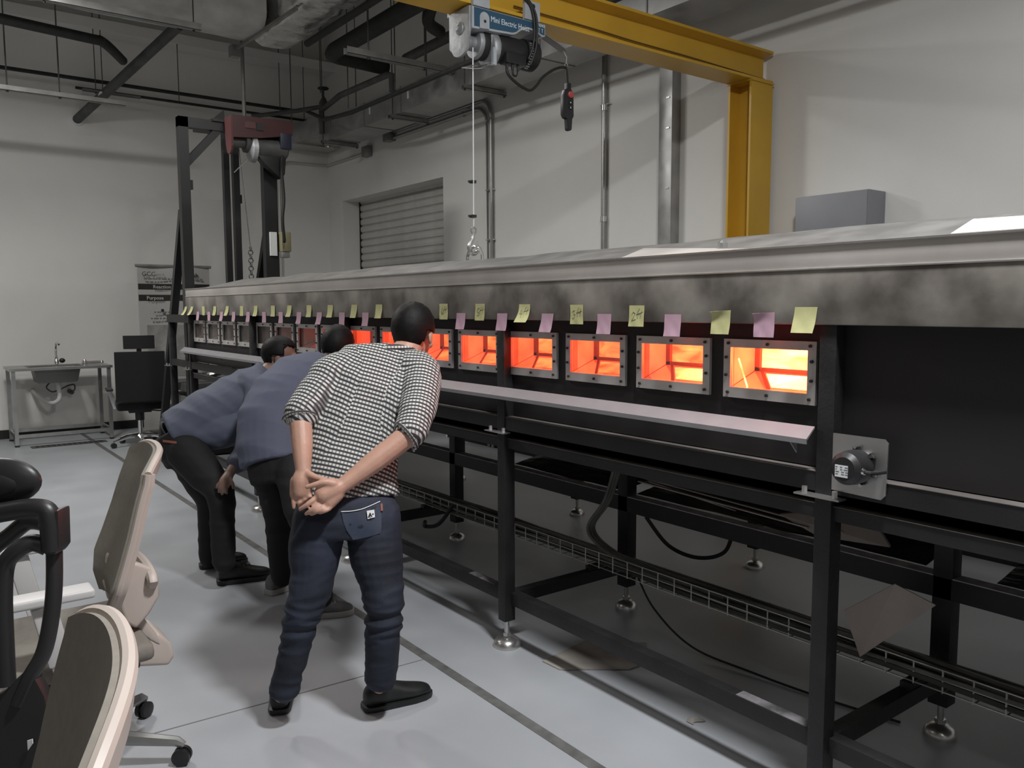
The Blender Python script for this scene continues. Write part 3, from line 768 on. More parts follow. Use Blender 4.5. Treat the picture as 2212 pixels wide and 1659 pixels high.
MB().lathe((2.742, 3.94, 3.085), [(0.078, 0), (0.082, 0.01), (0.082, 0.04)], 24, (1, 0, 0)).build('drum_flange', 'rubber', h, smooth=True)
gc = MB().lathe((2.782, 3.94, 3.07), [(0.05, 0), (0.09, 0.02), (0.098, 0.035), (0.098, 0.06), (0.08, 0.066)], 26, (1, 0, 0)).box((2.79, 3.87, 3.0), (2.84, 3.94, 3.15))
gc.build('gear_case', 'cast_metal', h, bevel=0.004)
MB().box((2.79, 3.85, 2.965), (2.812, 3.872, 3.06)).build('limit_lever', 'hoist_grey', h)
MB().lathe((2.85, 3.93, 3.085), [(0.072, 0), (0.078, 0.02), (0.078, 0.19), (0.074, 0.192)], 24, (1, 0, 0)).build('motor', 'black_plastic', h, smooth=True)
MB().lathe((3.045, 3.93, 3.085), [(0.085, 0), (0.088, 0.05), (0.088, 0.085), (0.075, 0.10), (0.05, 0.105)], 26, (1, 0, 0)).build('fan_cover', 'rubber', h, smooth=True)
vs_ = MB()
for k in range(11):
    a = R(150 + k*10)
    vs_.box((3.05, 3.93+0.0885*math.cos(a)-0.003, 3.085+0.0885*math.sin(a)-0.004), (3.075, 3.93+0.0885*math.cos(a)+0.003, 3.085+0.0885*math.sin(a)+0.004))
tag(vs_.build('cooling_slots', 'conduit', h), kind='stuff')
MB().box((2.875, 3.84, 2.99), (3.02, 3.91, 3.05)).build('capacitor_box', 'black_plastic', h, bevel=0.008)
MB().tube(spline([(2.80, 3.86, 2.972), (2.76, 3.85, 2.96), (2.70, 3.86, 2.945), (2.66, 3.87, 2.94), (2.60, 3.89, 2.925)], 4), 0.003, 6).tube(spline([(2.80, 3.90, 2.97), (2.74, 3.91, 2.95), (2.68, 3.90, 2.937), (2.60, 3.89, 2.925)], 4), 0.003, 6).build('stop_arm', 'chrome', h)
for x in (2.70, 3.06):
    MB().box((x-0.055, 4.08, 3.255), (x+0.055, 4.10, 3.36)).build('hanger_bracket', 'hoist_grey', h)
    hb = MB().box((x-0.055, 3.835, 3.255), (x+0.055, 3.857, 3.36)).build('hanger_bracket', 'hoist_grey', h)
    MB().cyl((x, 3.834, 3.33), (x, 3.826, 3.33), 0.014, 6).build('bolt', 'bolt', hb)
MB().tube(spline([(2.98, 3.83, 3.36), (3.035, 3.825, 3.33), (3.06, 3.82, 3.24), (3.055, 3.82, 3.12), (3.03, 3.835, 3.03)], 6), 0.007, 7).tube(spline([(3.0, 3.83, 3.37), (3.045, 3.822, 3.33), (3.075, 3.815, 3.25), (3.07, 3.815, 3.1), (3.04, 3.83, 3.0)], 6), 0.007, 7).build('supply_leads', 'rubber', h)
ld = MB()
for k, (x, d) in enumerate(((2.89, 0.0), (2.93, 0.02), (2.97, 0.04))):
    ld.tube([(x, 3.86, 2.995), (x, 3.858, 2.96)], 0.008, 8)
ld.tube(spline([(2.93, 3.858, 2.965), (2.935, 3.86, 2.935), (2.955, 3.86, 2.93), (2.965, 3.86, 2.95), (2.97, 3.86, 2.99)], 5), 0.006, 7)
ld.build('cable_glands', 'rubber', h)
# rope and hook
rp = thing('hoist_rope', 'bright wire rope with a steel hook hanging onto the furnace lid', 'rope', (2.715, 3.95, 1.92))
MB().cyl((2.684, 3.90, 3.05), (2.714, 3.95, 2.06), 0.0038, 6).build('wire', 'white_print', rp)
for z in (2.32, 2.125):
    MB().box((2.695, 3.935, z-0.008), (2.725, 3.965, z+0.008)).cyl((2.695, 3.95, z), (2.68, 3.95, z), 0.007, 8).build('rope_clamp', 'bolt', rp)
MB().tube(arc((2.714, 3.95, 2.045), 0.018, 0, 340, 14, (1, 0, 0), (0, 0, 1)), 0.006, 7, closed=False).build('eye', 'bright_steel', rp)
hk = spline([(2.714, 3.95, 2.03), (2.708, 3.95, 2.0), (2.690, 3.95, 1.97), (2.682, 3.95, 1.945), (2.695, 3.95, 1.918), (2.720, 3.95, 1.912), (2.742, 3.95, 1.93), (2.747, 3.95, 1.955)], 5)
MB().tube(hk, [0.007+0.006*math.sin(PI*i/(len(hk)-1)) for i in range(len(hk))], 9).build('hook', 'bright_steel', rp, smooth=True)
MB().cyl((2.735, 3.95, 1.985), (2.745, 3.95, 1.95), 0.004, 6).build('safety_latch', 'bright_steel', rp)
# pendant control
pc = thing('pendant_control', 'black pendant control with a red button hanging from the yellow beam', 'controller', (3.385, 3.9, 2.68))
body = [(3.352, 2.755), (3.342, 2.775), (3.342, 2.885), (3.358, 2.925), (3.372, 2.93), (3.372, 2.965), (3.402, 2.965), (3.402, 2.93), (3.412, 2.92), (3.422, 2.885), (3.424, 2.77), (3.412, 2.752), (3.408, 2.69), (3.40, 2.682), (3.385, 2.682), (3.376, 2.69), (3.372, 2.75)]
pb = MB().prism([(x, 3.885, z) for x, z in body], (0, 0.032, 0)).build('handset', 'black_plastic', pc, bevel=0.004)
MB().lathe((3.394, 3.886, 2.895), [(0.0205, 0), (0.0205, 0.01), (0.016, 0.014)], 20, (0, -1, 0)).build('stop_button', 'button_red', pb, smooth=True)
for z in (2.848, 2.818):
    k_ = MB().box((3.384, 3.880, z-0.010), (3.402, 3.886, z+0.010)).build('push_button', 'rubber', pb, bevel=0.002)
    MB().prism([(3.388, 3.8795, z-0.004), (3.398, 3.8795, z-0.004), (3.393, 3.8795, z+0.006)], (0, -0.0008, 0)).build('arrow_mark', 'white_print', k_)
MB().tube(spline([(3.383, 3.9, 2.96), (3.378, 3.9, 3.02), (3.374, 3.9, 3.06)], 5), 0.006, 7).tube(spline([(3.392, 3.9, 2.96), (3.384, 3.9, 3.02), (3.376, 3.9, 3.06)], 5), 0.004, 6).build('drop_lead', 'rubber', pc)
MB().tube(arc((3.374, 3.9, 3.073), 0.012, 0, 350, 10, (1, 0, 0), (0, 0, 1)), 0.003, 6).cyl((3.374, 3.9, 3.085), (3.378, 3.9, 3.12), 0.003, 6).build('hanging_clip', 'chrome', pc)
cable('pendant_lead', [(2.89, 3.86, 2.962), (2.90, 3.86, 2.93), (2.95, 3.865, 2.90), (3.02, 3.87, 2.875), (3.08, 3.88, 2.873), (3.13, 3.885, 2.91), (3.18, 3.89, 2.965), (3.26, 3.895, 3.02), (3.33, 3.9, 3.05), (3.374, 3.9, 3.055)], 0.0085, 'rubber', 'thick black lead sagging from the grey hoist to the pendant control')
tag(MB().bar((3.16, 3.95, 3.255), (3.40, 3.95, 3.17), 0.06, 0.004).bar((3.395, 3.95, 3.172), (3.378, 3.90, 3.12), 0.004, 0.004).build('hanger_strip', 'galvanised'), 'thin bent metal strip holding the pendant clip under the beam', 'strip')

# ================================================================== things on the right wall
def wall_thing(o, label, cat, group=None): return tag(o, label, cat, group)
t = thing('cable_trunking', 'tall galvanised trunking standing against the wall beside the yellow column', 'trunking', (5.38, 4.87, 0))
MB().box((5.325, 4.80, 0), (5.432, 4.945, 4.3)).build('channel', 'galvanised', t, bevel=0.003)
for z in (2.6, 3.1, 3.35):
    MB().box((5.318, 4.825, z), (5.326, 4.86, z+0.012)).build('clip', 'bright_steel', t)
t = thing('conduit_pipe', 'slim steel pipe running up the wall left of the trunking', 'pipe', (5.40, 5.7, 0))
MB().cyl((5.40, 5.70, 0), (5.40, 5.70, 4.4), 0.024, 14).build('pipe', 'conduit', t, smooth=True)
for z in (3.42, 2.4):
    MB().lathe((5.40, 5.70, z), [(0.03, 0), (0.03, 0.05)], 14).build('coupling', 'bright_steel', t, smooth=True)
MB().box((5.40, 5.64, 3.47), (5.43, 5.76, 3.478)).build('clip', 'bright_steel', t)
for k, (r0, nm) in enumerate(((0.0, 'outer'), (0.075, 'inner'))):
    t = thing('bent_conduit', '%s of the two bent conduits right of the roller shutter' % nm, 'conduit', (5.40, 7.53+r0, 2.0), 'paired conduits by the shutter')
    yb_ = 7.505 + r0; zt_ = 3.90 - r0
    p = [(5.40, yb_, 0.0), (5.40, yb_, zt_-0.22+r0*0.4)] + arc((5.40, yb_+0.20, zt_-0.20), 0.20, 180, 90, 7, (0, 1, 0), (0, 0, 1)) + [(5.40, 9.72, zt_)]
    MB().tube(p, 0.02, 10).build('pipe', 'conduit', t, smooth=True)
    for z in (2.9, 2.35):
        MB().box((5.39, yb_-0.03, z), (5.43, yb_+0.03, z+0.015)).build('clip', 'bright_steel', t)
    MB().box((5.39, 7.95+0.1*k, zt_-0.03), (5.43, 7.965+0.1*k, zt_+0.03)).build('clip', 'bright_steel', t)
t = thing('junction_box', 'square steel junction box at the end of the paired conduits', 'box', (5.38, 9.78, 3.8))
MB().box((5.33, 9.70, 3.79), (5.434, 9.86, 3.93)).build('case', 'strut_steel', t, bevel=0.004)
MB().box((5.324, 9.705, 3.795), (5.331, 9.855, 3.925)).build('lid', 'strut_steel', t)
mat('pale_conduit', (0.55, 0.55, 0.53), 0.35, 0.5)
t = thing('corner_conduit', 'thin conduit bending from the end wall round the corner to a small box', 'conduit', (4.64, 11.77, 0))
p = [(4.635, 11.77, 0), (4.645, 11.77, 3.56)] + arc((4.825, 11.77, 3.56), 0.18, 180, 90, 7, (1, 0, 0), (0, 0, 1)) + [(5.36, 11.77, 3.75), (5.395, 11.755, 3.752), (5.405, 11.70, 3.752), (5.405, 10.52, 3.752)]
MB().tube(p, 0.017, 9).build('pipe', 'pale_conduit', t, smooth=True)
MB().box((5.35, 10.36, 3.69), (5.434, 10.53, 3.83)).build('outlet_box', 'strut_steel', t, bevel=0.004)
t = thing('wall_cabinet', 'plain grey metal cabinet on the wall behind the furnace', 'cabinet', (5.32, 3.23, 1.9))
MB().box((5.215, 2.965, 1.82), (5.432, 3.515, 2.375)).build('case', 'grey_box', t, bevel=0.008)
dd = MB().box((5.202, 2.97, 1.825), (5.216, 3.51, 2.37)).build('cabinet_door', 'grey_box', t, bevel=0.006)
MB().box((5.195, 3.0, 1.95), (5.203, 3.02, 1.99)).build('lock', 'bright_steel', dd)

# ================================================================== services under the ceiling
def pipe_thing(name, pts, r, m, label, cat='pipe', n=12, sm=True):
    return tag(MB().tube(pts, r, n).build(name, m, smooth=sm), label, cat)
t = thing('rectangular_duct', 'rectangular galvanised air duct along the right wall', 'duct', (4.95, 7.0, 3.82))
MB().box((4.75, 1.0, 3.815), (5.16, 10.59, 4.09)).build('duct', 'galvanised', t)
for y in (3.3, 4.55, 5.85, 7.05, 8.35, 9.25, 10.2):
    MB().box((4.743, y-0.006, 3.808), (5.167, y+0.006, 4.097)).build('joint_flange', 'strut_steel', t)
for y in (8.18, 9.1):
    MB().box((4.742, y-0.015, 3.93), (4.749, y+0.015, 4.02)).build('tag_plate', 'white_print', t)
t = thing('branch_duct', 'short bright duct branch in the corner above the conduit', 'duct', (5.0, 11.5, 3.9))
MB().box((4.5, 11.32, 3.93), (5.38, 11.72, 4.2)).build('duct', 'bright_steel', t)
MB().cyl((5.18, 11.2, 3.9), (5.18, 11.2, 4.3), 0.07, 14).build('collar', 'bright_steel', t, smooth=True)
MB().box((4.75, 10.6, 3.95), (5.16, 11.4, 4.2)).build('elbow', 'galvanised', t)
def trapeze(x0, x1, y, z, rods, label, w=0.045, h=0.045, r=0.006):
    t = thing('trapeze_hanger', label, 'hanger', ((x0+x1)/2, y, z), 'trapeze hangers under the ceiling')
    c = MB().box((x0, y-w/2, z), (x1, y+w/2, z+0.004)).box((x0, y-w/2, z), (x1, y-w/2+0.004, z+h)).box((x0, y+w/2-0.004, z), (x1, y+w/2, z+h))
    c.build('channel', 'strut_steel', t)
    for x in rods:
        rd = MB().cyl((x, y, z), (x, y, ZC), r, 6).build('rod', 'grey_pipe', t)
        MB().cyl((x, y, z-0.012), (x, y, z), r*1.9, 6).build('nut', 'bolt', rd)
trapeze(0.2, 2.46, 8.06, 4.18, (0.95, 1.18, 2.4), 'long strut hanger carrying the wrapped duct at the upper left', 0.07, 0.06)
trapeze(-0.6, 2.24, 10.15, 3.87, (1.10, 1.585), 'long strut hanger by the slanted drain pipe at the left', 0.06, 0.05, 0.008)
trapeze(3.55, 4.738, 7.27, 3.985, (3.79, 4.42), 'pale strut hanger in front of the small hoist', 0.08, 0.06, 0.009)
trapeze(4.68, 5.2, 8.5, 3.765, (4.725, 5.185), 'short strut hanger under the middle of the rectangular duct', 0.06, 0.045)
trapeze(4.66, 5.18, 6.95, 3.765, (4.68, 5.17), 'short strut hanger under the duct behind the hoist rope', 0.06, 0.045)
trapeze(4.66, 5.18, 10.3, 3.765, (4.68, 5.17), 'short strut hanger under the far end of the rectangular duct', 0.06, 0.045)
trapeze(2.05, 2.72, 11.5, 4.29, (2.2, 2.28), 'small strut hanger beside the end wall pipes', 0.04, 0.03)
pipe_thing('sprinkler_pipe', [(-6, 11.62, 4.46), (4.86, 11.62, 4.46), (4.95, 11.5, 4.46), (4.30, 9.4, 3.86), (4.30, 8.68, 3.81), (4.30, 1.0, 3.81)], 0.024, 'black_pipe', 'black sprinkler pipe running along the end wall and down the right side')
pipe_thing('sprinkler_branch', [(2.0, 11.66, 4.356), (5.25, 11.66, 4.35)], 0.018, 'black_pipe', 'thin dark pipe just below the sprinkler pipe on the end wall')
t = thing('drain_pipe', 'dark slanted drain pipe going into the end wall', 'pipe', (2.05, 11.7, 4.0))
MB().cyl((2.02, 11.79, 3.99), (2.578, 9.16, 4.555), 0.055, 16).build('pipe', 'grey_pipe', t, smooth=True)
MB().lathe((2.024, 11.77, 3.993), [(0.075, 0), (0.075, 0.03)], 18, (0, 1, 0)).build('wall_collar', 'white_print', t, smooth=True)
MB().box((2.13, 10.9, 4.135), (2.16, 11.25, 4.15), Matrix.Rotation(R(-8), 3, 'X')).build('paper_label', 'white_print', t)
pipe_thing('insulated_pipe', spline([(-2.0, 9.0, 4.32), (0.5, 9.12, 4.31), (0.97, 9.17, 4.30), (1.75, 9.27, 4.29), (1.85, 9.32, 4.30), (2.0, 9.6, 4.32), (2.21, 10.05, 4.34)], 4), 0.05, 'black_pipe', 'black insulated pipe bending down beside the slanted drain pipe')
pipe_thing('insulated_pipe', [(3.60, 8.26, 4.33), (3.60, 3.0, 4.33)], 0.035, 'black_pipe', 'slim black insulated pipe beside the foil duct')
pipe_thing('insulated_pipe', [(3.98, 3.0, 4.36), (3.93, 8.3, 4.33), (3.96, 8.42, 4.33), (4.05, 8.47, 4.33), (4.64, 8.47, 4.31)], 0.085, 'black_pipe', 'thick black insulated pipe with a right angle bend')
pipe_thing('insulated_pipe', spline([(4.16, 5.5, 4.5), (4.15, 6.4, 4.46), (4.15, 6.62, 4.42), (4.17, 6.78, 4.33), (4.24, 6.88, 4.28), (4.42, 6.98, 4.27)], 5), 0.06, 'black_pipe', 'black pipe with an S bend above the grey hoist')
pipe_thing('insulated_pipe', [(4.56, 2.0, 4.32), (4.56, 7.9, 4.26)], 0.05, 'grey_pipe', 'dark grey pipe running under the ceiling above the pale strut')
def wrapped(name, p0, p1, w_, h_, label, m, seed):
    p0 = V(p0); p1 = V(p1); d = (p1-p0).normalized(); s = d.cross(V((0, 0, 1))).normalized()
    nu, nv = 60, 28
    def fn(u, v):
        a = 2*PI*v; c = math.cos(a); q = math.sin(a)
        sx = math.copysign(abs(c)**0.55, c)*w_/2; sz = math.copysign(abs(q)**0.55, q)*h_/2
        p = p0.lerp(p1, u)
        rr = 1 + 0.07*noise.noise(V((u*14+seed, c*2.2, q*2.2))) + 0.05*noise.noise(V((u*40, c*5, q*5+seed)))
        tuck = 1 - 0.10*max(0, 1-abs(((u*6) % 1)-0.5)*14)
        return p + s*(sx*rr*tuck) + V((0, 0, 1))*(sz*rr*tuck)
    t = MB().grid(fn, nu, nv).build(name, m, smooth=True)
    return tag(t, label, 'duct')
wrapped('foil_duct', (3.5, 3.2, 4.68), (3.46, 8.85, 4.66), 0.50, 0.5, 'foil wrapped duct coming towards the camera between the black pipes', 'foil', 2.0)
wrapped('wrapped_duct', (-4.0, 8.75, 4.66), (3.16, 8.55, 4.64), 0.75, 0.5, 'grey wrapped duct crossing the upper left', 'duct_wrap', 5.0)
wrapped('foil_duct', (1.35, 4.0, 4.72), (1.45, 8.0, 4.72), 0.5, 0.42, 'crinkled foil duct above the long strut at the upper left', 'foil', 9.0)
tag(MB().box((3.05, 8.95, 4.28), (3.15, 9.05, 4.4)).bar((3.1, 9.0, 4.36), (3.22, 7.6, 4.42), 0.03, 0.03).build('duct_bracket', 'strut_steel'), 'angled bracket under the junction of the wrapped ducts', 'bracket')
t = thing('gate_valve', 'small dark valve with a handwheel on the corner pipes', 'valve', (4.78, 10.5, 4.2))
MB().tube([(4.1, 11.3, 4.22), (4.55, 10.85, 4.27), (4.8, 10.5, 4.3), (4.80, 10.45, 4.30)], 0.03, 8).build('body', 'grey_pipe', t, smooth=True)
MB().lathe((4.79, 10.5, 4.28), [(0.05, 0), (0.06, 0.06), (0.03, 0.12), (0.012, 0.15), (0.012, 0.24)], 12).build('bonnet', 'grey_pipe', t, smooth=True)
MB().lathe((4.79, 10.5, 4.52), [(0.07, 0), (0.075, 0.01), (0.07, 0.02)], 14).build('handwheel', 'black_pipe', t, smooth=True)
pipe_thing('vent_pipe', [(4.69, 10.35, 3.9), (4.69, 10.35, 4.2), (4.55, 9.5, 4.2), (4.5, 8.2, 4.15), (4.5, 8.1, 4.12), (4.5, 8.09, 3.95)], 0.036, 'grey_pipe', 'grey pipe stepping over the rectangular duct')
for (x, y, z0, r, nm) in ((3.25, 9.2, 3.72, 0.022, 'pale threaded rod pair hanging behind the red hoist'), (4.335, 10.5, 4.04, 0.007, 'thin rod hanging at the corner above the branch duct'), (4.58, 11.5, 4.33, 0.006, 'thin rod in front of the end wall near the corner'), (4.94, 11.5, 4.33, 0.006, 'thin rod right against the corner on the end wall'), (3.20, 11.5, 4.34, 0.006, 'lone thin rod in the middle of the end wall'), (4.525, 10.0, 4.33, 0.006, 'thin rod hanging beside the corner valve'), (4.22, 8.6, 3.83, 0.006, 'thin rod holding the side sprinkler pipe near the corner'), (4.26, 7.6, 3.83, 0.006, 'thin rod holding the side sprinkler pipe behind the pale strut'), (0.88, 10.9, 4.47, 0.006, 'thin rod at the far left edge above the end wall pipes')):
    tag(MB().cyl((x, y, z0), (x, y, ZC), r, 8).build('hanging_rod', 'strut_steel' if r > 0.01 else 'grey_pipe'), nm, 'rod', 'ceiling rods')


# ================================================================== far gantry with the red hoist
fg = thing('lifting_frame', 'black steel lifting frame at the far end of the furnace', 'frame', (2.75, 8.35, 0))
MB().box((2.285, 8.27, 0), (2.375, 8.36, 3.43)).build('post', 'gantry_black', fg)
MB().box((3.10, 8.27, 0), (3.24, 8.36, 3.30)).build('post', 'gantry_black', fg)
MB().box((2.90, 8.88, 0), (2.96, 8.95, 3.50)).build('post', 'gantry_black', fg)
MB().box((3.0, 8.88, 0), (3.065, 8.95, 3.50)).build('post', 'gantry_black', fg)
MB().box((2.285, 8.27, 3.335), (3.24, 8.36, 3.43)).build('top_beam', 'gantry_black', fg)
MB().bar((2.34, 8.315, 2.98), (2.68, 8.315, 3.36), 0.07, 0.07, (0, 1, 0)).build('knee_brace', 'gantry_black', fg)
MB().bar((2.33, 8.4, 2.55), (2.33, 9.62, 0.0), 0.07, 0.07, (1, 0, 0)).build('rear_brace', 'gantry_black', fg)
MB().bar((3.17, 8.36, 2.48), (3.17, 9.6, 0.0), 0.07, 0.07, (1, 0, 0)).build('rear_brace', 'gantry_black', fg)
MB().box((2.60, 8.25, 3.42), (2.76, 8.9, 3.445)).prism([(2.62, 8.5, 3.44), (2.80, 8.5, 3.44), (2.80, 8.5, 3.60)], (0, 0.01, 0)).build('seat_plate', 'gantry_black', fg)
MB().prism([(3.16, 8.4, 3.47), (3.30, 8.4, 3.47), (3.29, 8.4, 3.56), (3.26, 8.4, 3.51)], (0, 0.01, 0)).build('end_bracket', 'gantry_black', fg)
for (x0, x1, z) in ((2.375, 2.405, 2.75), (3.065, 3.09, 2.73)):
    yy = 8.27 if x0 < 2.5 else 8.88
    MB().box((x0, yy+0.02, z), (x1, yy+0.06, z+0.09)).build('latch', 'gantry_black', fg)
rh = thing('red_hoist', 'dark red electric hoist mounted on the far lifting frame', 'hoist', (3.0, 8.2, 3.0))
MB().prism([(2.735, 8.1, 3.25), (2.735, 8.1, 3.46), (3.33, 8.1, 3.47), (3.33, 8.1, 3.33), (3.0, 8.1, 3.27)], (0, 0.2, 0)).build('body', 'red_paint', rh)
ef = [(2.735, 8.10, 3.45), (2.735, 8.30, 3.45), (2.735, 8.28, 3.2)] + [(2.735, 8.19+0.075*math.cos(R(a)), 3.17+0.07*math.sin(R(a))) for a in range(0, -181, -30)]
mat('red_dull', (0.085, 0.03, 0.03), 0.5)
mat('navy', (0.012, 0.016, 0.035), 0.5)
MB().prism(ef, (-0.02, 0, 0)).build('end_plate', 'red_dull', rh)
MB().box((2.85, 8.092, 3.35), (2.95, 8.1, 3.41)).build('rating_plate', 'red_dull', rh)
MB().box((2.96, 8.09, 3.34), (3.03, 8.1, 3.41)).build('emblem_plate', 'black_plastic', rh)
MB().lathe((2.735, 8.2, 3.22), [(0.05, 0), (0.05, 0.13), (0.09, 0.135), (0.09, 0.17)], 18, (1, 0, 0)).build('rope_drum', 'grey_pipe', rh, smooth=True)
MB().lathe((2.90, 8.2, 3.17), [(0.06, 0), (0.12, 0.03), (0.13, 0.07), (0.1, 0.08)], 20, (1, 0, 0)).build('gear_case', 'cast_metal', rh, smooth=True)
MB().lathe((2.98, 8.2, 3.19), [(0.09, 0), (0.095, 0.02), (0.095, 0.30), (0.07, 0.32)], 20, (1, 0, 0)).build('motor', 'grey_pipe', rh, smooth=True)
MB().box((3.20, 8.09, 3.19), (3.315, 8.3, 3.345)).build('terminal_box', 'navy', rh, bevel=0.01)
MB().prism([(2.98, 8.15, 3.12), (3.28, 8.15, 3.14), (3.26, 8.15, 2.95), (3.22, 8.15, 2.9), (3.12, 8.15, 2.98), (3.04, 8.15, 3.04)], (0, 0.1, 0)).build('cover', 'gantry_black', rh, bevel=0.01)
MB().tube(spline([(3.23, 8.14, 3.14), (3.215, 8.13, 3.0), (3.23, 8.13, 2.7), (3.21, 8.13, 2.5), (3.23, 8.15, 2.3), (3.24, 8.18, 2.28)], 6), 0.016, 8).build('hanging_lead', 'rubber', rh)
MB().cyl((2.88, 8.16, 3.06), (2.74, 8.14, 2.92), 0.005, 6).build('stop_arm', 'chrome', rh)
rr = thing('far_rope', 'thin rope with a small chain hook below the red hoist', 'rope', (2.93, 8.2, 1.8))
MB().cyl((2.83, 8.2, 3.2), (2.915, 8.2, 2.2), 0.004, 6).build('wire', 'grey_pipe', rr)
for k in range(9):
    z = 2.2 - k*0.04
    ax_, ay_ = ((1, 0, 0), (0, 0, 1)) if k % 2 else ((0, 1, 0), (0, 0, 1))
    MB().tube(arc((2.915, 8.2, z), 0.024, 0, 360, 8, ax_, ay_), 0.006, 5).build('chain_link', 'grey_pipe', rr)
MB().tube(spline([(2.915, 8.2, 1.88), (2.88, 8.2, 1.84), (2.89, 8.2, 1.79), (2.94, 8.2, 1.79), (2.96, 8.2, 1.84)], 5), 0.014, 7).build('hook', 'conduit', rr, smooth=True)
rh.location.y -= 0.05
t = thing('switch_box', 'beige isolator box fixed to the right post of the far frame', 'switch', (3.25, 8.2, 2.2))
MB().box((3.14, 8.245, 2.14), (3.21, 8.27, 2.38)).build('back_plate', 'white_print', t)
mat('box_beige', (0.23, 0.21, 0.12), 0.6)
MB().box((3.235, 8.17, 2.18), (3.335, 8.27, 2.385)).build('case', 'box_beige', t, bevel=0.012)
MB().box((3.24, 8.18, 2.12), (3.32, 8.26, 2.18)).build('terminal_cover', 'strut_steel', t, bevel=0.008)

# ================================================================== left end : sink, chair, banner
sk = thing('sink_table', 'stainless steel sink table against the end wall', 'sink', (1.58, 11.2, 0))
tt = MB().box((1.04, 10.95, 0.885), (1.24, 11.6, 0.915)).box((1.83, 10.95, 0.885), (2.13, 11.6, 0.915)).box((1.24, 10.95, 0.885), (1.83, 11.06, 0.915)).box((1.24, 11.45, 0.885), (1.83, 11.6, 0.915))
tt.build('table_top', 'stainless', sk)
bs = MB()
bs.add([(1.30, 11.06, 0.9), (1.80, 11.06, 0.9), (1.80, 11.45, 0.9), (1.30, 11.45, 0.9), (1.335, 11.09, 0.72), (1.765, 11.09, 0.72), (1.765, 11.42, 0.72), (1.335, 11.42, 0.72)], [(0, 1, 5, 4), (1, 2, 6, 5), (2, 3, 7, 6), (3, 0, 4, 7), (4, 5, 6, 7)])
mat('basin_grey', (0.16, 0.16, 0.155), 0.45, 0.4)
bs.build('basin', 'basin_grey', sk, bevel=0.02)
for (x, y) in ((1.08, 10.99), (2.09, 10.99), (1.08, 11.56), (2.09, 11.56)):
    lg = MB().box((x-0.02, y-0.02, 0.02), (x+0.02, y+0.02, 0.885)).build('leg', 'stainless', sk)
    MB().lathe((x, y, 0), [(0.026, 0), (0.026, 0.02)], 10).build('leg_foot', 'black_plastic', lg)
MB().box((1.08, 10.975, 0.10), (2.09, 11.005, 0.14)).build('front_rail', 'stainless', sk)
MB().box((1.08, 11.545, 0.10), (2.09, 11.575, 0.14)).build('rear_rail', 'stainless', sk)
for x in (1.08, 2.09): MB().box((x-0.015, 10.99, 0.10), (x+0.015, 11.56, 0.14)).build('side_rail', 'stainless', sk)
fc = MB().lathe((1.60, 11.5, 0.915), [(0.03, 0), (0.028, 0.05), (0.02, 0.06), (0.018, 0.10)], 14).tube(spline([(1.60, 11.5, 1.0), (1.60, 11.5, 1.12), (1.60, 11.44, 1.19), (1.61, 11.32, 1.17)], 5), 0.013, 9)
fc.build('tap', 'chrome', sk, smooth=True)
MB().ell((1.66, 11.47, 0.965), 0.035, 0.03, 0.03, 10, 8).build('tap_handle', 'black_plastic', sk, smooth=True)
dr = MB().cyl((1.575, 11.25, 0.62), (1.575, 11.25, 0.72), 0.028, 12).tube(spline([(1.575, 11.25, 0.63), (1.58, 11.25, 0.55), (1.56, 11.26, 0.49), (1.50, 11.32, 0.46), (1.42, 11.5, 0.50), (1.36, 11.78, 0.58)], 6), 0.025, 10)
dr.build('drain_trap', 'white_plastic', sk, smooth=True)
MB().tube(spline([(1.52, 11.3, 0.74), (1.45, 11.3, 0.66), (1.50, 11.3, 0.60), (1.56, 11.35, 0.60)], 6), 0.009, 7).tube(spline([(1.60, 11.3, 0.62), (1.68, 11.3, 0.66), (1.75, 11.3, 0.67), (1.77, 11.4, 0.60), (1.77, 11.6, 0.56)], 6), 0.009, 7).cyl((1.77, 11.78, 0.55), (1.77, 11.62, 0.55), 0.03, 10).build('supply_hose', 'grey_pipe', sk, smooth=True)
t = thing('tap_fitting', 'spare chrome tap fitting lying on the right of the sink table', 'fitting', (1.95, 11.3, 0.915))
MB().cyl((1.88, 11.3, 0.94), (2.06, 11.32, 0.94), 0.018, 10).build('spout', 'bright_steel', t, smooth=True)
MB().lathe((1.88, 11.3, 0.916), [(0.03, 0), (0.032, 0.03), (0.02, 0.06)], 12).build('valve_body', 'chrome', t, smooth=True)
MB().ell((2.08, 11.32, 0.94), 0.025, 0.02, 0.02, 10, 8).build('nozzle', 'chrome', t, smooth=True)
t = thing('floor_drain', 'long dark floor grating below the sink table', 'drain', (1.6, 10.9, 0))
MB().box((1.2, 10.75, 0.0), (2.0, 10.93, 0.004)).build('frame', 'grey_pipe', t)
for k in range(13): MB().box((1.25+k*0.056, 10.77, 0.004), (1.28+k*0.056, 10.91, 0.007)).build('grate_bar', 'black_print', t)

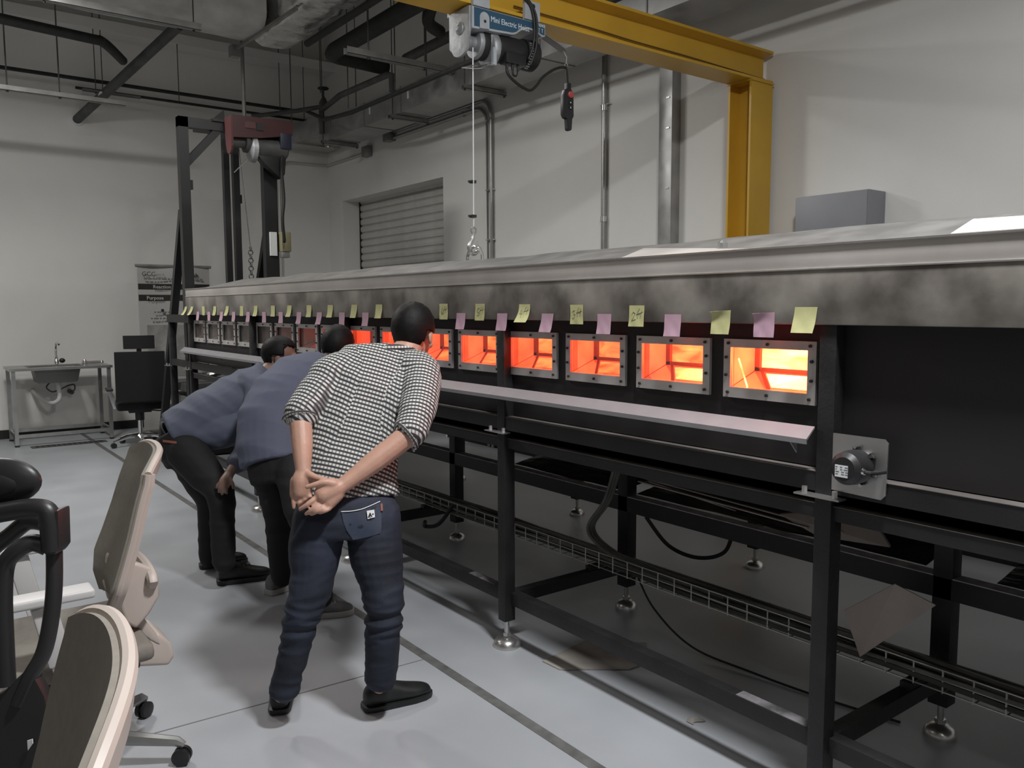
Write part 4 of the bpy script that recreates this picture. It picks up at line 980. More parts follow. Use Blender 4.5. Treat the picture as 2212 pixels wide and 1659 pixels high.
def office_chair(loc, rot, label):
    root = thing('office_chair', label, 'chair', loc)
    root.rotation_euler = (0, 0, rot); root['_local'] = 1
    MB().box((-0.25, -0.24, 0.44), (0.25, 0.25, 0.53)).build('seat', 'chair_fabric', root, bevel=0.03)
    MB().grid(lambda u, v: (-0.255+0.51*u, 0.25+0.04*math.cos((u-0.5)*2.2)*1.0+0.05*v, 0.56+0.56*v), 8, 8, 0.05).build('backrest', 'chair_fabric', root, smooth=True)
    hr = MB().grid(lambda u, v: (-0.15+0.30*u, 0.27+0.035*math.cos((u-0.5)*2.6), 1.15+0.15*v), 8, 5, 0.05).build('headrest', 'chair_fabric', root, smooth=True)
    MB().box((-0.025, 0.27, 1.08), (0.025, 0.31, 1.2)).build('headrest_stem', 'black_plastic', hr)
    for s in (-1, 1):
        ar = MB().box((s*0.31-0.035, -0.15, 0.66), (s*0.31+0.035, 0.12, 0.69)).build('armrest', 'black_plastic', root, bevel=0.01)
        MB().bar((s*0.25, 0.0, 0.45), (s*0.31, 0.0, 0.66), 0.05, 0.03, (0, 1, 0)).build('arm_support', 'chrome' if s > 0 else 'black_plastic', ar)
    MB().cyl((0, 0, 0.30), (0, 0, 0.44), 0.05, 14).box((-0.12, -0.10, 0.40), (0.12, 0.12, 0.44)).build('tilt_mechanism', 'black_plastic', root)
    MB().tube([(-0.05, 0, 0.42), (-0.20, 0.02, 0.40), (-0.27, 0.03, 0.40)], 0.008, 7).ell((-0.28, 0.03, 0.38), 0.02, 0.02, 0.04, 8, 6).build('lever', 'black_plastic', root)
    MB().cyl((0, 0, 0.10), (0, 0, 0.31), 0.026, 14).build('gas_lift', 'chrome', root, smooth=True)
    for k in range(5):
        a = R(18+72*k); d = V((math.cos(a), math.sin(a), 0))
        lg = MB().tube([V((0, 0, 0.12)), d*0.16+V((0, 0, 0.115)), d*0.31+V((0, 0, 0.075))], [0.03, 0.024, 0.018], 8).build('base_leg', 'chrome', root, smooth=True)
        MB().cyl(d*0.31+V((-d.y*0.02, d.x*0.02, 0.03)), d*0.31+V((d.y*0.02, -d.x*0.02, 0.03)), 0.03, 14).build('castor', 'black_plastic', lg, smooth=True)
    return root
office_chair((2.26, 10.25, 0), R(172), 'black office chair with a headrest standing by the banner')

bn = thing('rollup_banner', 'grey roll-up banner stand partly hidden by the black frame', 'banner', (2.86, 10.82, 0))
BX0, BX1, BZ = 2.43, 3.3, 2.12
def bnf(u, v): return (BX0+(BX1-BX0)*u, 10.82+0.02*math.sin(u*7), 0.08+(BZ-0.08)*v)
MB().grid(bnf, 14, 8, 0.002).build('graphic_sheet', 'banner_white', bn, smooth=True)
MB().cyl((BX0-0.02, 10.82, BZ+0.01), (BX1+0.02, 10.82, BZ+0.01), 0.018, 8).build('top_rail', 'strut_steel', bn)
MB().box((BX0-0.02, 10.75, 0), (BX1+0.02, 10.92, 0.09)).build('cassette', 'strut_steel', bn, bevel=0.02)
def sheet_patch(x0, x1, z0, z1, m, nm, off=0.0035):
    return MB().grid(lambda u, v: (x0+(x1-x0)*u, 10.82+0.02*math.sin(((x0+(x1-x0)*u)-BX0)/(BX1-BX0)*7)-off, z0+(z1-z0)*v), 10, 1).build(nm, m, bn, smooth=True)
sheet_patch(BX0+0.005, BX1-0.005, 1.84, 1.91, 'banner_dark', 'title_band')
sheet_patch(BX0+0.005, BX1-0.005, 1.70, 1.775, 'banner_dark', 'title_band')
def btxt(s, size, x, z, m, **k): text('lettering', s, size, (x, 10.79, z), (1, 0, 0), (0, 0, 1), m, bn, **k)
btxt('GCC', 0.075, 2.475, 2.005, 'black_print')
btxt('Lab', 0.07, 3.05, 2.0, 'black_print', bold=0.001)
btxt('Safety &', 0.036, 2.62, 2.012, 'grey_print')
btxt('Reaction To', 0.06, 2.60, 1.852, 'banner_white', bold=0.001)
def blur_line(x0, x1, z, h_):
    m_ = MB(); x = x0
    while x < x1:
        w_ = random.uniform(0.02, 0.06); m_.box((x, 10.789, z), (min(x1, x+w_), 10.7905, z+h_)); x += w_+0.012
    tag(m_.build('small_print', 'grey_print', bn), kind='stuff')
blur_line(2.50, 3.20, 1.958, 0.02)
btxt('Purpose', 0.06, 2.52, 1.715, 'banner_white', bold=0.001)
blur_line(2.60, 2.82, 1.55, 0.016)
blur_line(2.56, 2.84, 1.47, 0.02)
sheet_patch(2.52, 2.98, 0.75, 1.40, 'banner_grey', 'photo_print', 0.0035)
MB().ell((2.70, 10.788, 1.58), 0.02, 0.001, 0.02, 12, 6).build('bullet', 'black_print', bn)
# corrugated flexible duct at the furnace end
t = thing('flexible_duct', 'silver corrugated flexible duct behind the furnace end', 'duct', (2.62, 8.66, 0.9))
pts = spline([(2.68, 8.66, 1.62), (2.66, 8.66, 1.50), (2.62, 8.66, 1.30), (2.62, 8.66, 1.08), (2.66, 8.66, 0.92)], 10)
MB().tube(pts, [0.185+0.014*math.sin(i*PI*0.5) for i in range(len(pts))], 22).build('hose', 'foil', t, smooth=True)
MB().tube(arc((2.62, 8.64, 1.33), 0.19, 100, 260, 8, (1, 0, 0), (0, 0, 1)), 0.012, 6).build('clamp_band', 'black_plastic', t)
for k in range(6):
    z = 0.14*k; w_ = 0.60 + 0.03*(k % 3)
    o = MB().box((2.45, 8.98, z+0.02), (2.45+w_, 9.75, z+0.10)).box((2.5, 9.0, z), (2.58, 9.7, z+0.02)).box((2.9, 9.0, z), (2.98, 9.7, z+0.02)).build('steel_tray', ('strut_steel', 'grey_pipe')[k % 2])
    tag(o, 'dark steel tray in the stack behind the furnace end, %s from the floor' % ORD[k], 'tray', 'stacked trays behind the furnace')


# ================================================================== chairs in the foreground
def beige_chair(off, label, lean=1.0):
    ox, oy = off
    root = thing('task_chair', label, 'chair', (0.41+ox, 3.1+oy, 0), 'beige task chairs in the foreground')
    def T(p): return V((p[0]+ox, p[1]+oy, p[2]))
    # back shell : concave towards -x
    zs = [0.56, 0.62, 0.68, 0.76, 0.86, 0.96, 1.04, 1.09]
    xr = [0.735 - (0.735-q)*lean for q in (0.58, 0.572, 0.588, 0.622, 0.66, 0.693, 0.722, 0.735)]
    def interp(v, A):
        q = v*(len(A)-1); i = min(int(q), len(A)-2); return A[i]+(A[i+1]-A[i])*(q-i)
    def back(u, v):
        z = interp(v, zs); s = 2*u-1
        hw = 0.30*(1-0.55*max(0, 0.3-v)**1.0*2.2)
        y = 3.11 + hw*s*0.98
        x = interp(v, xr) - (0.03+0.03*v)*(abs(s)**2.2) + (0.02+0.025*v)*s
        return T((x, y, z + 0.012*(1-abs(s)**3) - 0.03*abs(s)**4*max(0, (v-0.6)/0.4)**2))
    sh = MB().grid(back, 26, 28, 0.014).build('backrest', 'beige_fabric', root, smooth=True)
    edge = [back(u/24, 1.0) for u in range(25)]
    near = [back(0, v/20) for v in range(20, -1, -1)]
    far = [back(1, v/20) for v in range(20, -1, -1)]
    bot = [back(u/16, 0.0) for u in range(17)]
    o3 = V((0.008, 0, 0))
    MB().tube([p+o3 for p in edge], 0.012, 8).tube([p+o3 for p in near], 0.0135, 8).tube([p+o3 for p in far], 0.0135, 8).tube([p+o3 for p in bot], 0.012, 8).build('rim', 'beige_plastic', sh, smooth=True)
    # pale back frame : bands along both edges and across the top
    for u0, nm in ((0.0, 'near'), (1.0, 'far')):
        MB().grid(lambda u, v: back(u0, v) + V((0.003+0.028*u*(1-0.2*v), (0.012 if u0 == 0 else -0.012)*u, 0)), 4, 22, 0.012 if u0 else -0.012).build('edge_band', 'beige_plastic', sh, smooth=True)
    MB().grid(lambda u, v: back(0.0+1.0*u, 0.86+0.14*v)+V((0.020, 0, 0)), 20, 4, 0.010).build('head_band', 'beige_plastic', sh, smooth=True)
    # forked spine that carries the back and goes under the seat
    for s in (-1, 1):
        yc = 3.11+s*0.13
        arm = [(0.578, 0.70), (0.615, 0.735), (0.668, 0.705), (0.690, 0.66), (0.690, 0.60), (0.655, 0.545), (0.610, 0.50), (0.575, 0.53), (0.562, 0.60)]
        MB().prism([T((x, yc-0.022, z)) for x, z in arm], (0, 0.044, 0)).build('spine_arm', 'beige_plastic', root, bevel=0.012, seg=3)
        ft = [(0.588, 0.535), (0.628, 0.555), (0.655, 0.50), (0.69, 0.44), (0.70, 0.40), (0.665, 0.43), (0.63, 0.47)]
        MB().prism([T((x, yc*0.5+3.11*0.5-0.03, z)) for x, z in ft], (0, 0.06, 0)).build('spine_strut', 'beige_plastic', root, bevel=0.008, seg=2)
    lp = [T((0.665, 3.11+0.17*math.cos(t), 0.665+0.035*math.sin(t))) for t in [2*PI*i/24 for i in range(24)]]
    MB().tube(lp, 0.019, 9, closed=True).build('lumbar_loop', 'beige_plastic', root, smooth=True)
    MB().prism([T((x, 3.02, z)) for x, z in ((0.655, 0.435), (0.695, 0.445), (0.735, 0.40), (0.748, 0.345), (0.725, 0.315), (0.66, 0.33), (0.52, 0.36), (0.52, 0.40), (0.62, 0.40))], (0, 0.18, 0)).build('spine_foot', 'beige_plastic', root, bevel=0.014, seg=3)
    MB().box(T((0.14, 2.83, 0.425)), T((0.64, 3.39, 0.485))).build('seat', 'beige_fabric', root, bevel=0.028, seg=3)
    MB().box(T((0.19, 2.87, 0.395)), T((0.60, 3.35, 0.43))).build('seat_pan', 'grey_pipe', root, bevel=0.01)
    for s, yy in ((-1, 2.80), (1, 3.44)):
        ap = MB().box(T((0.19, yy-0.046, 0.705)), T((0.455, yy+0.046, 0.733))).build('armrest', 'white_plastic', root, bevel=0.009, seg=3)
        b0 = T((0.385, yy+s*-0.02, 0.385)); m0 = T((0.352, yy, 0.52)); t0 = T((0.315, yy, 0.70))
        MB().bar(b0, m0, 0.055, 0.035, (0, 1, 0)).build('arm_post', 'white_plastic', ap, bevel=0.006)
        MB().bar(m0+(b0-m0)*0.1, t0, 0.068, 0.046, (0, 1, 0)).build('arm_sleeve', 'white_plastic', ap, bevel=0.008)
        MB().box(T((0.335, min(yy, yy-s*0.2), 0.36)), T((0.435, max(yy, yy-s*0.2), 0.392))).build('arm_bracket', 'white_plastic', ap, bevel=0.01)
    MB().box(T((0.31, 2.98, 0.33)), T((0.53, 3.22, 0.40))).build('tilt_mechanism', 'grey_pipe', root, bevel=0.015)
    MB().cyl(T((0.41, 3.1, 0.20)), T((0.41, 3.1, 0.34)), 0.016, 14).build('gas_lift', 'chrome', root, smooth=True)
    MB().cyl(T((0.41, 3.1, 0.07)), T((0.41, 3.1, 0.205)), 0.027, 14).build('lift_sleeve', 'black_plastic', root, smooth=True)
    for k in range(5):
        a = R(-33+72*k); d = V((math.cos(a), math.sin(a), 0)); c = T((0.41, 3.1, 0))
        lg = MB().tube([c+V((0, 0, 0.10)), c+d*0.18+V((0, 0, 0.105)), c+d*0.36+V((0, 0, 0.085)), c+d*0.385+V((0, 0, 0.07))], [0.034, 0.026, 0.018, 0.012], 8).build('base_leg', 'conduit', root, smooth=True)
        e = V((-d.y, d.x, 0)); q = c+d*0.375
        MB().lathe(q-e*0.024+V((0, 0, 0.031)), [(0.022, 0), (0.031, 0.004), (0.031, 0.018), (0.012, 0.02), (0.012, 0.028), (0.031, 0.03), (0.031, 0.044), (0.022, 0.048)], 18, tuple(e)).build('castor', 'black_plastic', lg, smooth=True)
    return root
beige_chair((0, 0), 'beige task chair with a tall curved back and white armrests')
beige_chair((-0.492, -1.83), 'nearest beige chair, only its curved backrest showing at the lower left', 0.75)

# black chair at the left edge
bc = thing('mesh_chair', 'black office chair frame with an oval headrest at the left edge', 'chair', (-0.02, 2.05, 0))
VD = V((0.603, 0.798, 0))          # direction in which the chair faces
def path(name, pts, r, m='black_plastic', par=bc, n=10):
    return MB().tube(spline(pts, 5), r, n).build(name, m, par, smooth=True)
hr_c = V((0.169,2.070,1.227))
RT = V((0.798, -0.603, 0))
hr = MB().ell(hr_c, 0.088, 0.03, 0.052, 26, 14, (RT, VD, V((0.0, 0.0, 1)))).build('headrest', 'black_plastic', bc, smooth=True)
MB().ell(hr_c - VD*0.016 + V((0, 0, -0.003)), 0.056, 0.018, 0.03, 22, 12, (RT, VD, V((0, 0, 1)))).build('headrest_pad', 'rubber', hr, smooth=True)
fr_ = MB()
fr_.tube(spline([(-0.047,2.249,1.143), (0.073,2.120,1.142), (0.160,2.032,1.166), (0.207,1.985,1.178), (0.237,1.962,1.174), (0.243,1.954,1.149), (0.243,1.948,1.088)], 6), [0.021]*37, 12)
fr_.tube(spline([(0.251,1.976,1.171), (0.250,1.968,1.092), (0.241,1.949,0.986), (0.219,1.941,0.882), (0.190,1.944,0.827), (0.166,1.956,0.769)], 6), [0.0165]*31, 12)
fr_.tube(spline([(-0.126,2.286,1.168), (-0.138,2.236,0.988), (-0.125,2.202,0.883), (-0.097,2.161,0.829), (-0.077,2.139,0.770)], 6), [0.0165]*25, 12)
fr_.build('back_frame', 'black_plastic', bc, smooth=True)
blk = MB().prism([(0.232,1.952,1.167), (0.257,1.934,1.178), (0.254,1.927,1.095), (0.245,1.932,1.081), (0.225,1.947,1.081)], VD*0.05).build('corner_block', 'black_plastic', bc, bevel=0.008)
path('inner_arm', [(0.237,1.965,1.093), (0.211,1.974,1.105), (0.182,1.981,1.091), (0.161,1.993,1.060), (0.153,1.992,0.993), (0.150,1.983,0.906), (0.148,1.974,0.808)], 0.0185)
path('cross_bar', [(0.240,2.018,1.134), (0.211,2.052,1.133), (0.170,2.091,1.093), (0.112,2.143,1.055), (-0.036,2.256,1.065)], 0.018)
MB().prism([(0.186,1.937,0.851), (0.209,1.912,0.788), (0.217,1.898,0.715), (0.232,1.880,0.657), (0.236,1.863,0.540), (-0.129,2.139,0.542), (-0.095,2.149,0.843), (0.018,2.057,0.794), (0.135,1.969,0.793)], VD*0.03).build('back_plate', 'black_plastic', bc, bevel=0.008)
st_ = MB().prism([(0.174,1.921,0.699), (0.183,1.915,0.702), (0.183,1.913,0.693), (0.174,1.919,0.678)], VD*0.002).build('sticker', 'white_print', bc)
MB().box((-0.22, 1.98, 0.42), (0.28, 2.5, 0.49), Matrix.Rotation(R(-37), 3, 'Z')).build('seat', 'chair_fabric', bc, bevel=0.02)
MB().cyl((0.1, 2.3, 0.09), (0.1, 2.3, 0.42), 0.028, 12).build('gas_lift', 'black_plastic', bc, smooth=True)
MB().bar(V((0.040,2.037,0.544)), (0.05, 2.2, 0.40), 0.06, 0.03).build('back_bracket', 'black_plastic', bc)
for k in range(5):
    a = R(10+72*k); d = V((math.cos(a), math.sin(a), 0)); c = V((0.1, 2.3, 0))
    lg = MB().tube([c+V((0, 0, 0.10)), c+d*0.16+V((0, 0, 0.10)), c+d*0.31+V((0, 0, 0.07))], [0.03, 0.024, 0.016], 8).build('base_leg', 'black_plastic', bc, smooth=True)
    MB().cyl(c+d*0.31+V((-d.y*0.02, d.x*0.02, 0.03)), c+d*0.31+V((d.y*0.02, -d.x*0.02, 0.03)), 0.03, 14).build('castor', 'black_plastic', lg, smooth=True)


# ================================================================== people
from mathutils.bvhtree import BVHTree
def lofted(mb, rings, n=18):
    """rings: (centre, half width along side, half depth, side vector)"""
    C_ = [V(r_[0]) for r_ in rings]; k = len(C_); vs = []; fs = []
    for i, r_ in enumerate(rings):
        d = (C_[min(i+1, k-1)] - C_[max(i-1, 0)]).normalized()
        a = V(r_[3]); a = (a - d*a.dot(d)).normalized(); b = d.cross(a)
        for j in range(n):
            t = 2*PI*j/n
            vs.append(C_[i] + a*(r_[1]*math.cos(t)) + b*(r_[2]*math.sin(t)))
    for i in range(k-1):
        for j in range(n):
            fs.append((i*n+j, i*n+(j+1) % n, (i+1)*n+(j+1) % n, (i+1)*n+j))
    fs.append(tuple(range(n-1, -1, -1))); fs.append(tuple((k-1)*n+j for j in range(n)))
    return mb.add(vs, fs)
def limb(mb, pts, rad, n=14, sub=4):
    """tapered limb with rounded ends through joints"""
    P = spline(pts, sub); k = len(P); m_ = len(pts)-1
    rs = []
    for i in range(k):
        q = i/(k-1)*m_; a = min(int(q), m_-1); f = q-a; f = f*f*(3-2*f)
        rs.append(rad[a]+(rad[a+1]-rad[a])*f)
    mb.tube(P, rs, n)
    mb.ell(P[0], rs[0], rs[0], rs[0], 12, 8); mb.ell(P[-1], rs[-1], rs[-1], rs[-1], 12, 8)
    return mb
def fused(name, mb, voxel, m, parent, smooth=6, folds=None, bones=None, sub=0):
    """unite overlapping closed shapes into one continuous skin"""
    me = mb.mesh(name + '_raw')
    bm = bmesh.new(); bm.from_mesh(me); bmesh.ops.recalc_face_normals(bm, faces=bm.faces); bm.to_mesh(me); bm.free()
    o = bpy.data.objects.new(name + '_raw', me); COL.objects.link(o)
    md = o.modifiers.new('r', 'REMESH'); md.mode = 'VOXEL'; md.voxel_size = voxel; md.adaptivity = 0
    if smooth:
        ms = o.modifiers.new('s', 'SMOOTH'); ms.factor = 0.5; ms.iterations = smooth
    dg = bpy.context.evaluated_depsgraph_get()
    out = bpy.data.meshes.new_from_object(o.evaluated_get(dg))
    bpy.data.objects.remove(o, do_unlink=True); bpy.data.meshes.remove(me)
    out.name = name
    if folds:
        nrm = [v.normal.copy() for v in out.vertices]
        for v, n_ in zip(out.vertices, nrm):
            v.co = v.co + n_*folds(v.co, n_)
        out.update()
    if bones:
        uv = out.uv_layers.new(name='cloth')
        for p in out.polygons:
            c = p.center; best = None
            for (a, b, s) in bones:
                ab = b-a; t = max(0, min(1, (c-a).dot(ab)/ab.length_squared)); dd = (c-(a+ab*t)).length
                if best is None or dd < best[0]: best = (dd, a, ab.normalized(), s)
            _, a, ax, s = best
            s = (s-ax*s.dot(ax)).normalized(); b_ = ax.cross(s)
            for li in p.loop_indices:
                q = out.vertices[out.loops[li].vertex_index].co - a
                ang = math.atan2(q.dot(b_), q.dot(s)); rr = 0.16
                uv.data[li].uv = (q.dot(s) if abs(q.dot(b_)) > 0 else 0, q.dot(ax))
    for p in out.polygons: p.use_smooth = True
    out.materials.clear(); out.materials.append(MATS[m])
    return obj(name, out, parent)
def head_shape(mb, c, f, u, s=1.0, neck_to=None, neck_r=0.056):
    f = V(f).normalized(); u = V(u); u = (u - f*u.dot(f)).normalized(); r = f.cross(u)
    ax = (r, f, u); c = V(c)
    mb.ell(c+u*0.028*s-f*0.012*s, 0.074*s, 0.094*s, 0.088*s, 20, 14, ax)
    mb.ell(c+f*0.030*s-u*0.040*s, 0.058*s, 0.060*s, 0.072*s, 18, 12, ax)
    mb.ell(c+f*0.062*s-u*0.092*s, 0.030*s, 0.026*s, 0.020*s, 12, 8, ax)
    mb.ell(c+f*0.080*s+u*0.022*s, 0.048*s, 0.012*s, 0.012*s, 12, 8, ax)
    mb.ell(c+f*0.098*s-u*0.022*s, 0.013*s, 0.018*s, 0.028*s, 10, 8, ax)
    mb.ell(c+f*0.086*s-u*0.060*s, 0.024*s, 0.010*s, 0.010*s, 10, 8, ax)
    for q in (-1, 1):
        mb.ell(c+r*(q*0.078*s)-f*0.008*s-u*0.012*s, 0.010*s, 0.020*s, 0.032*s, 10, 10, (r*0.9-f*0.3*q, f, u))
        mb.ell(c+r*(q*0.045*s)+f*0.06*s-u*0.03*s, 0.022*s, 0.020*s, 0.022*s, 10, 8, ax)
    if neck_to is not None:
        limb(mb, [c-u*0.045*s-f*0.022*s, V(neck_to)], [neck_r, neck_r*1.12], 14)
    return r, f, u
def hair_cap(c, f, u, parent, s=1.0, front=0.045, nape=-0.07, m='hair_black', side=-0.015, bulge=1.0):
    f = V(f).normalized(); u = V(u); u = (u - f*u.dot(f)).normalized(); r = f.cross(u); c = V(c)
    b = MB(); N, M = 48, 32
    o_ = c+u*0.028*s-f*0.012*s
    vs = []
    for i in range(M+1):
        t = -PI/2+PI*i/M
        for j in range(N):
            a = 2*PI*j/N
            l = V((math.cos(t)*math.cos(a), math.cos(t)*math.sin(a), math.sin(t)))
            k = 1+0.03*noise.noise(l*9)+0.012*noise.noise(l*25)
            vs.append((o_+r*(l.x*0.083*s*k*bulge)+f*(l.y*0.103*s*k)+u*(l.z*0.099*s*k*bulge), l))
    fs = []
    for i in range(M):
        for j in range(N):
            q = [i*N+j, i*N+(j+1) % N, (i+1)*N+(j+1) % N, (i+1)*N+j]
            l = sum((vs[x][1] for x in q), V())/4
            fy, uz = l.y*0.103, l.z*0.099
            ok = (uz > 0.045+0.02*noise.noise(l*12) and fy < 0.09) or (fy < front and uz > side) or (fy < -0.035 and uz > nape)
            if ok: fs.append(tuple(q))
    b.v = [tuple(v[0]) for v in vs]; b.f = fs
    me = b.mesh('hair')
    bm = bmesh.new(); bm.from_mesh(me)
    bmesh.ops.delete(bm, geom=[v for v in bm.verts if not v.link_faces], context='VERTS')
    bmesh.ops.remove_doubles(bm, verts=bm.verts, dist=0.0005)
    bm.to_mesh(me); bm.free()
    for p in me.polygons: p.use_smooth = True
    me.materials.append(MATS[m])
    o = obj('hair', me, parent)
    sd = o.modifiers.new('thickness', 'SOLIDIFY'); sd.thickness = 0.018; sd.offset = -0.6
    return o
def eyes(c, f, u, parent, s=1.0):
    f = V(f).normalized(); u = V(u); u = (u - f*u.dot(f)).normalized(); r = f.cross(u); c = V(c)
    for q in (-1, 1):
        e = MB().ell(c+r*(q*0.031*s)+f*0.076*s+u*0.002*s, 0.012, 0.012, 0.011, 12, 8, (r, f, u)).build('eye', 'white_print', parent, smooth=True)
        MB().ell(c+r*(q*0.031*s)+f*0.084*s+u*0.002*s, 0.006, 0.005, 0.006, 10, 8, (r, f, u)).build('iris', 'black_print', e, smooth=True)
def shoe(name, heel, toe, w, h, m, sole, parent, sole_h=0.02, lace=False):
    heel = V(heel); toe = V(toe); d = (toe-heel); L = d.length; d.normalize(); s = d.cross(V((0, 0, 1)))
    mb = MB(); prof = [(0.02, 0.60, 0.62), (0.10, 0.80, 0.95), (0.25, 0.86, 1.0), (0.42, 0.86, 0.86), (0.58, 0.98, 0.66), (0.75, 1.0, 0.52), (0.90, 0.80, 0.42), (0.985, 0.45, 0.28)]
    n = 16; vs = []; fs = []
    for (t, a, b_) in prof:
        for j in range(n):
            q = 2*PI*j/n; cz = math.sin(q); cx = math.cos(q)
            z = sole_h*0.6 + (h*b_)*(0.5+0.5*math.copysign(abs(cz)**0.8, cz))
            vs.append(heel+d*(L*t)+s*(w/2*a*math.copysign(abs(cx)**0.8, cx)*(1-0.25*max(0, cz)))+V((0, 0, z)))
    k = len(prof)
    for i in range(k-1):
        for j in range(n): fs.append((i*n+j, i*n+(j+1) % n, (i+1)*n+(j+1) % n, (i+1)*n+j))
    fs.append(tuple(range(n-1, -1, -1))); fs.append(tuple((k-1)*n+j for j in range(n)))
    mb.add(vs, fs)
    o = mb.build(name, m, parent, smooth=True)
    sm = o.modifiers.new('soft', 'SUBSURF'); sm.levels = 2; sm.render_levels = 2
    sp = []
    for (t, a) in ((0.0, 0.45), (0.03, 0.72), (0.12, 0.9), (0.3, 0.93), (0.5, 0.98), (0.7, 1.06), (0.86, 0.95), (0.96, 0.66), (1.0, 0.3)):
        sp.append((t, a))
    poly = [heel+d*(L*t)+s*(w/2*a) for t, a in sp] + [heel+d*(L*t)-s*(w/2*a) for t, a in reversed(sp)]
    MB().prism([p+V((0, 0, 0.001)) for p in poly], (0, 0, sole_h)).build('sole', sole, o, bevel=0.004)
    if lace:
        for i in range(4):
            t = 0.46+0.07*i; z = sole_h*0.6+h*(0.86-0.28*(i/3)*1.2)
            MB().tube([heel+d*(L*t)-s*w*0.22+V((0, 0, z-0.004)), heel+d*(L*t)+V((0, 0, z+0.006)), heel+d*(L*t)+s*w*0.22+V((0, 0, z-0.004))], 0.004, 6).build('lace', 'black_print', o)
    return o
def fold_fn(axis, amp, freq, seed, sharp=1.0):
    axis = V(axis).normalized()
    def fn(co, n_):
        along = co.dot(axis); side = co - axis*along
        a = noise.noise(V((along*freq+seed, side.x*freq*0.22, side.y*freq*0.22+side.z*freq*0.3)))
        b = noise.noise(V((along*freq*2.3, side.x*4+seed, side.z*4)))
        r_ = 1-abs(a)*2.2
        return amp*(0.75*max(r_, -0.4)*sharp + 0.35*b)
    return fn
def gingham():
    m = bpy.data.materials.new('gingham'); m.use_nodes = True
    nt = m.node_tree; b = nt.nodes['Principled BSDF']; b.inputs['Roughness'].default_value = 0.8
    uv = nt.nodes.new('ShaderNodeUVMap'); uv.uv_map = 'cloth'
    sp = nt.nodes.new('ShaderNodeSeparateXYZ'); nt.links.new(uv.outputs[0], sp.inputs[0])
    def stripe(out, pitch, width, soft):
        a = nt.nodes.new('ShaderNodeMath'); a.operation = 'DIVIDE'; a.inputs[1].default_value = pitch
        nt.links.new(out, a.inputs[0])
        f = nt.nodes.new('ShaderNodeMath'); f.operation = 'PINGPONG'; f.inputs[1].default_value = 0.5
        nt.links.new(a.outputs[0], f.inputs[0])
        r_ = nt.nodes.new('ShaderNodeMapRange'); r_.inputs['From Min'].default_value = width/2-soft; r_.inputs['From Max'].default_value = width/2+soft
        nt.links.new(f.outputs[0], r_.inputs['Value'])
        return r_.outputs[0]
    s1 = stripe(sp.outputs['Y'], 0.0168, 0.50, 0.06); s2 = stripe(sp.outputs['X'], 0.0135, 0.36, 0.08)
    mn = nt.nodes.new('ShaderNodeMath'); mn.operation = 'MULTIPLY'; nt.links.new(s1, mn.inputs[0])
    mm = nt.nodes.new('ShaderNodeMapRange'); mm.inputs['To Min'].default_value = 0.28; nt.links.new(s2, mm.inputs['Value'])
    nt.links.new(mm.outputs[0], mn.inputs[1])
    rp = nt.nodes.new('ShaderNodeValToRGB'); e = rp.color_ramp.elements
    e[0].color = (0.035, 0.035, 0.04, 1); e[1].color = (0.62, 0.62, 0.585, 1)
    nt.links.new(mn.outputs[0], rp.inputs[0]); nt.links.new(rp.outputs[0], b.inputs['Base Color'])
    MATS['gingham'] = m
gingham()
CAMP = V((0, 0, 1.6))
def on_surface(o, toward):
    """where a sight line meets the surface of o, to seat a patch on it"""
    me = o.data; mw = Matrix.Identity(4)
    t = BVHTree.FromPolygons([mw @ v.co for v in me.vertices], [p.vertices for p in me.polygons])
    h_ = t.ray_cast(CAMP, (V(toward)-CAMP).normalized())
    return h_[0], h_[1]

# ------------------------------------------------------------------ person in the checked shirt
p1 = thing('person', 'person in a checked shirt and blue jeans bending with hands clasped behind the back', 'person', (1.3, 2.93, 0), 'people looking into the furnace')
ls, rs_ = V((1.394,3.044,1.329)), V((1.725,2.908,1.332))
le, re = V((1.229,2.976,1.189)), V((1.554,2.709,1.118))
lw, rw = V((1.187,2.859,0.996)), V((1.298,2.745,0.952))
SH = (rs_-ls).normalized()
HP = (V((1.460,2.830,0.788))-V((1.265,2.903,0.796))).normalized()
hc = V((1.779,3.048,1.488)); hf = V((2.25, 3.42, 1.36))-hc
nk = V((1.683,3.008,1.382))
sk_ = MB()
fwd1 = hf.normalized()
up1 = (V((0, 0, 1))*0.92 + fwd1*0.45)
head_shape(sk_, hc, hf, up1, 1.02, nk, 0.056)
lofted(sk_, [((1.369,2.867,0.841), 0.13, 0.09, HP), ((1.412,2.916,0.992), 0.12, 0.08, HP), ((1.497,2.975,1.182), 0.14, 0.085, SH), ((1.598,3.003,1.325), 0.15, 0.08, SH), ((1.676,3.012,1.375), 0.07, 0.06, SH)])
limb(sk_, [ls, le], [0.05, 0.044]); limb(sk_, [le, V((1.210,2.918,1.105)), lw], [0.044, 0.041, 0.029])
limb(sk_, [rs_, re], [0.05, 0.046]); limb(sk_, [re, V((1.445,2.727,1.044)), rw], [0.045, 0.043, 0.030])
for a, b_, c_ in ((V((1.265,2.903,0.796)), V((1.191,2.873,0.491)), V((1.107,2.932,0.128))), (V((1.460,2.830,0.788)), V((1.432,2.713,0.465)), V((1.425,2.743,0.143)))):
    limb(sk_, [a, b_, c_], [0.06, 0.04, 0.032])
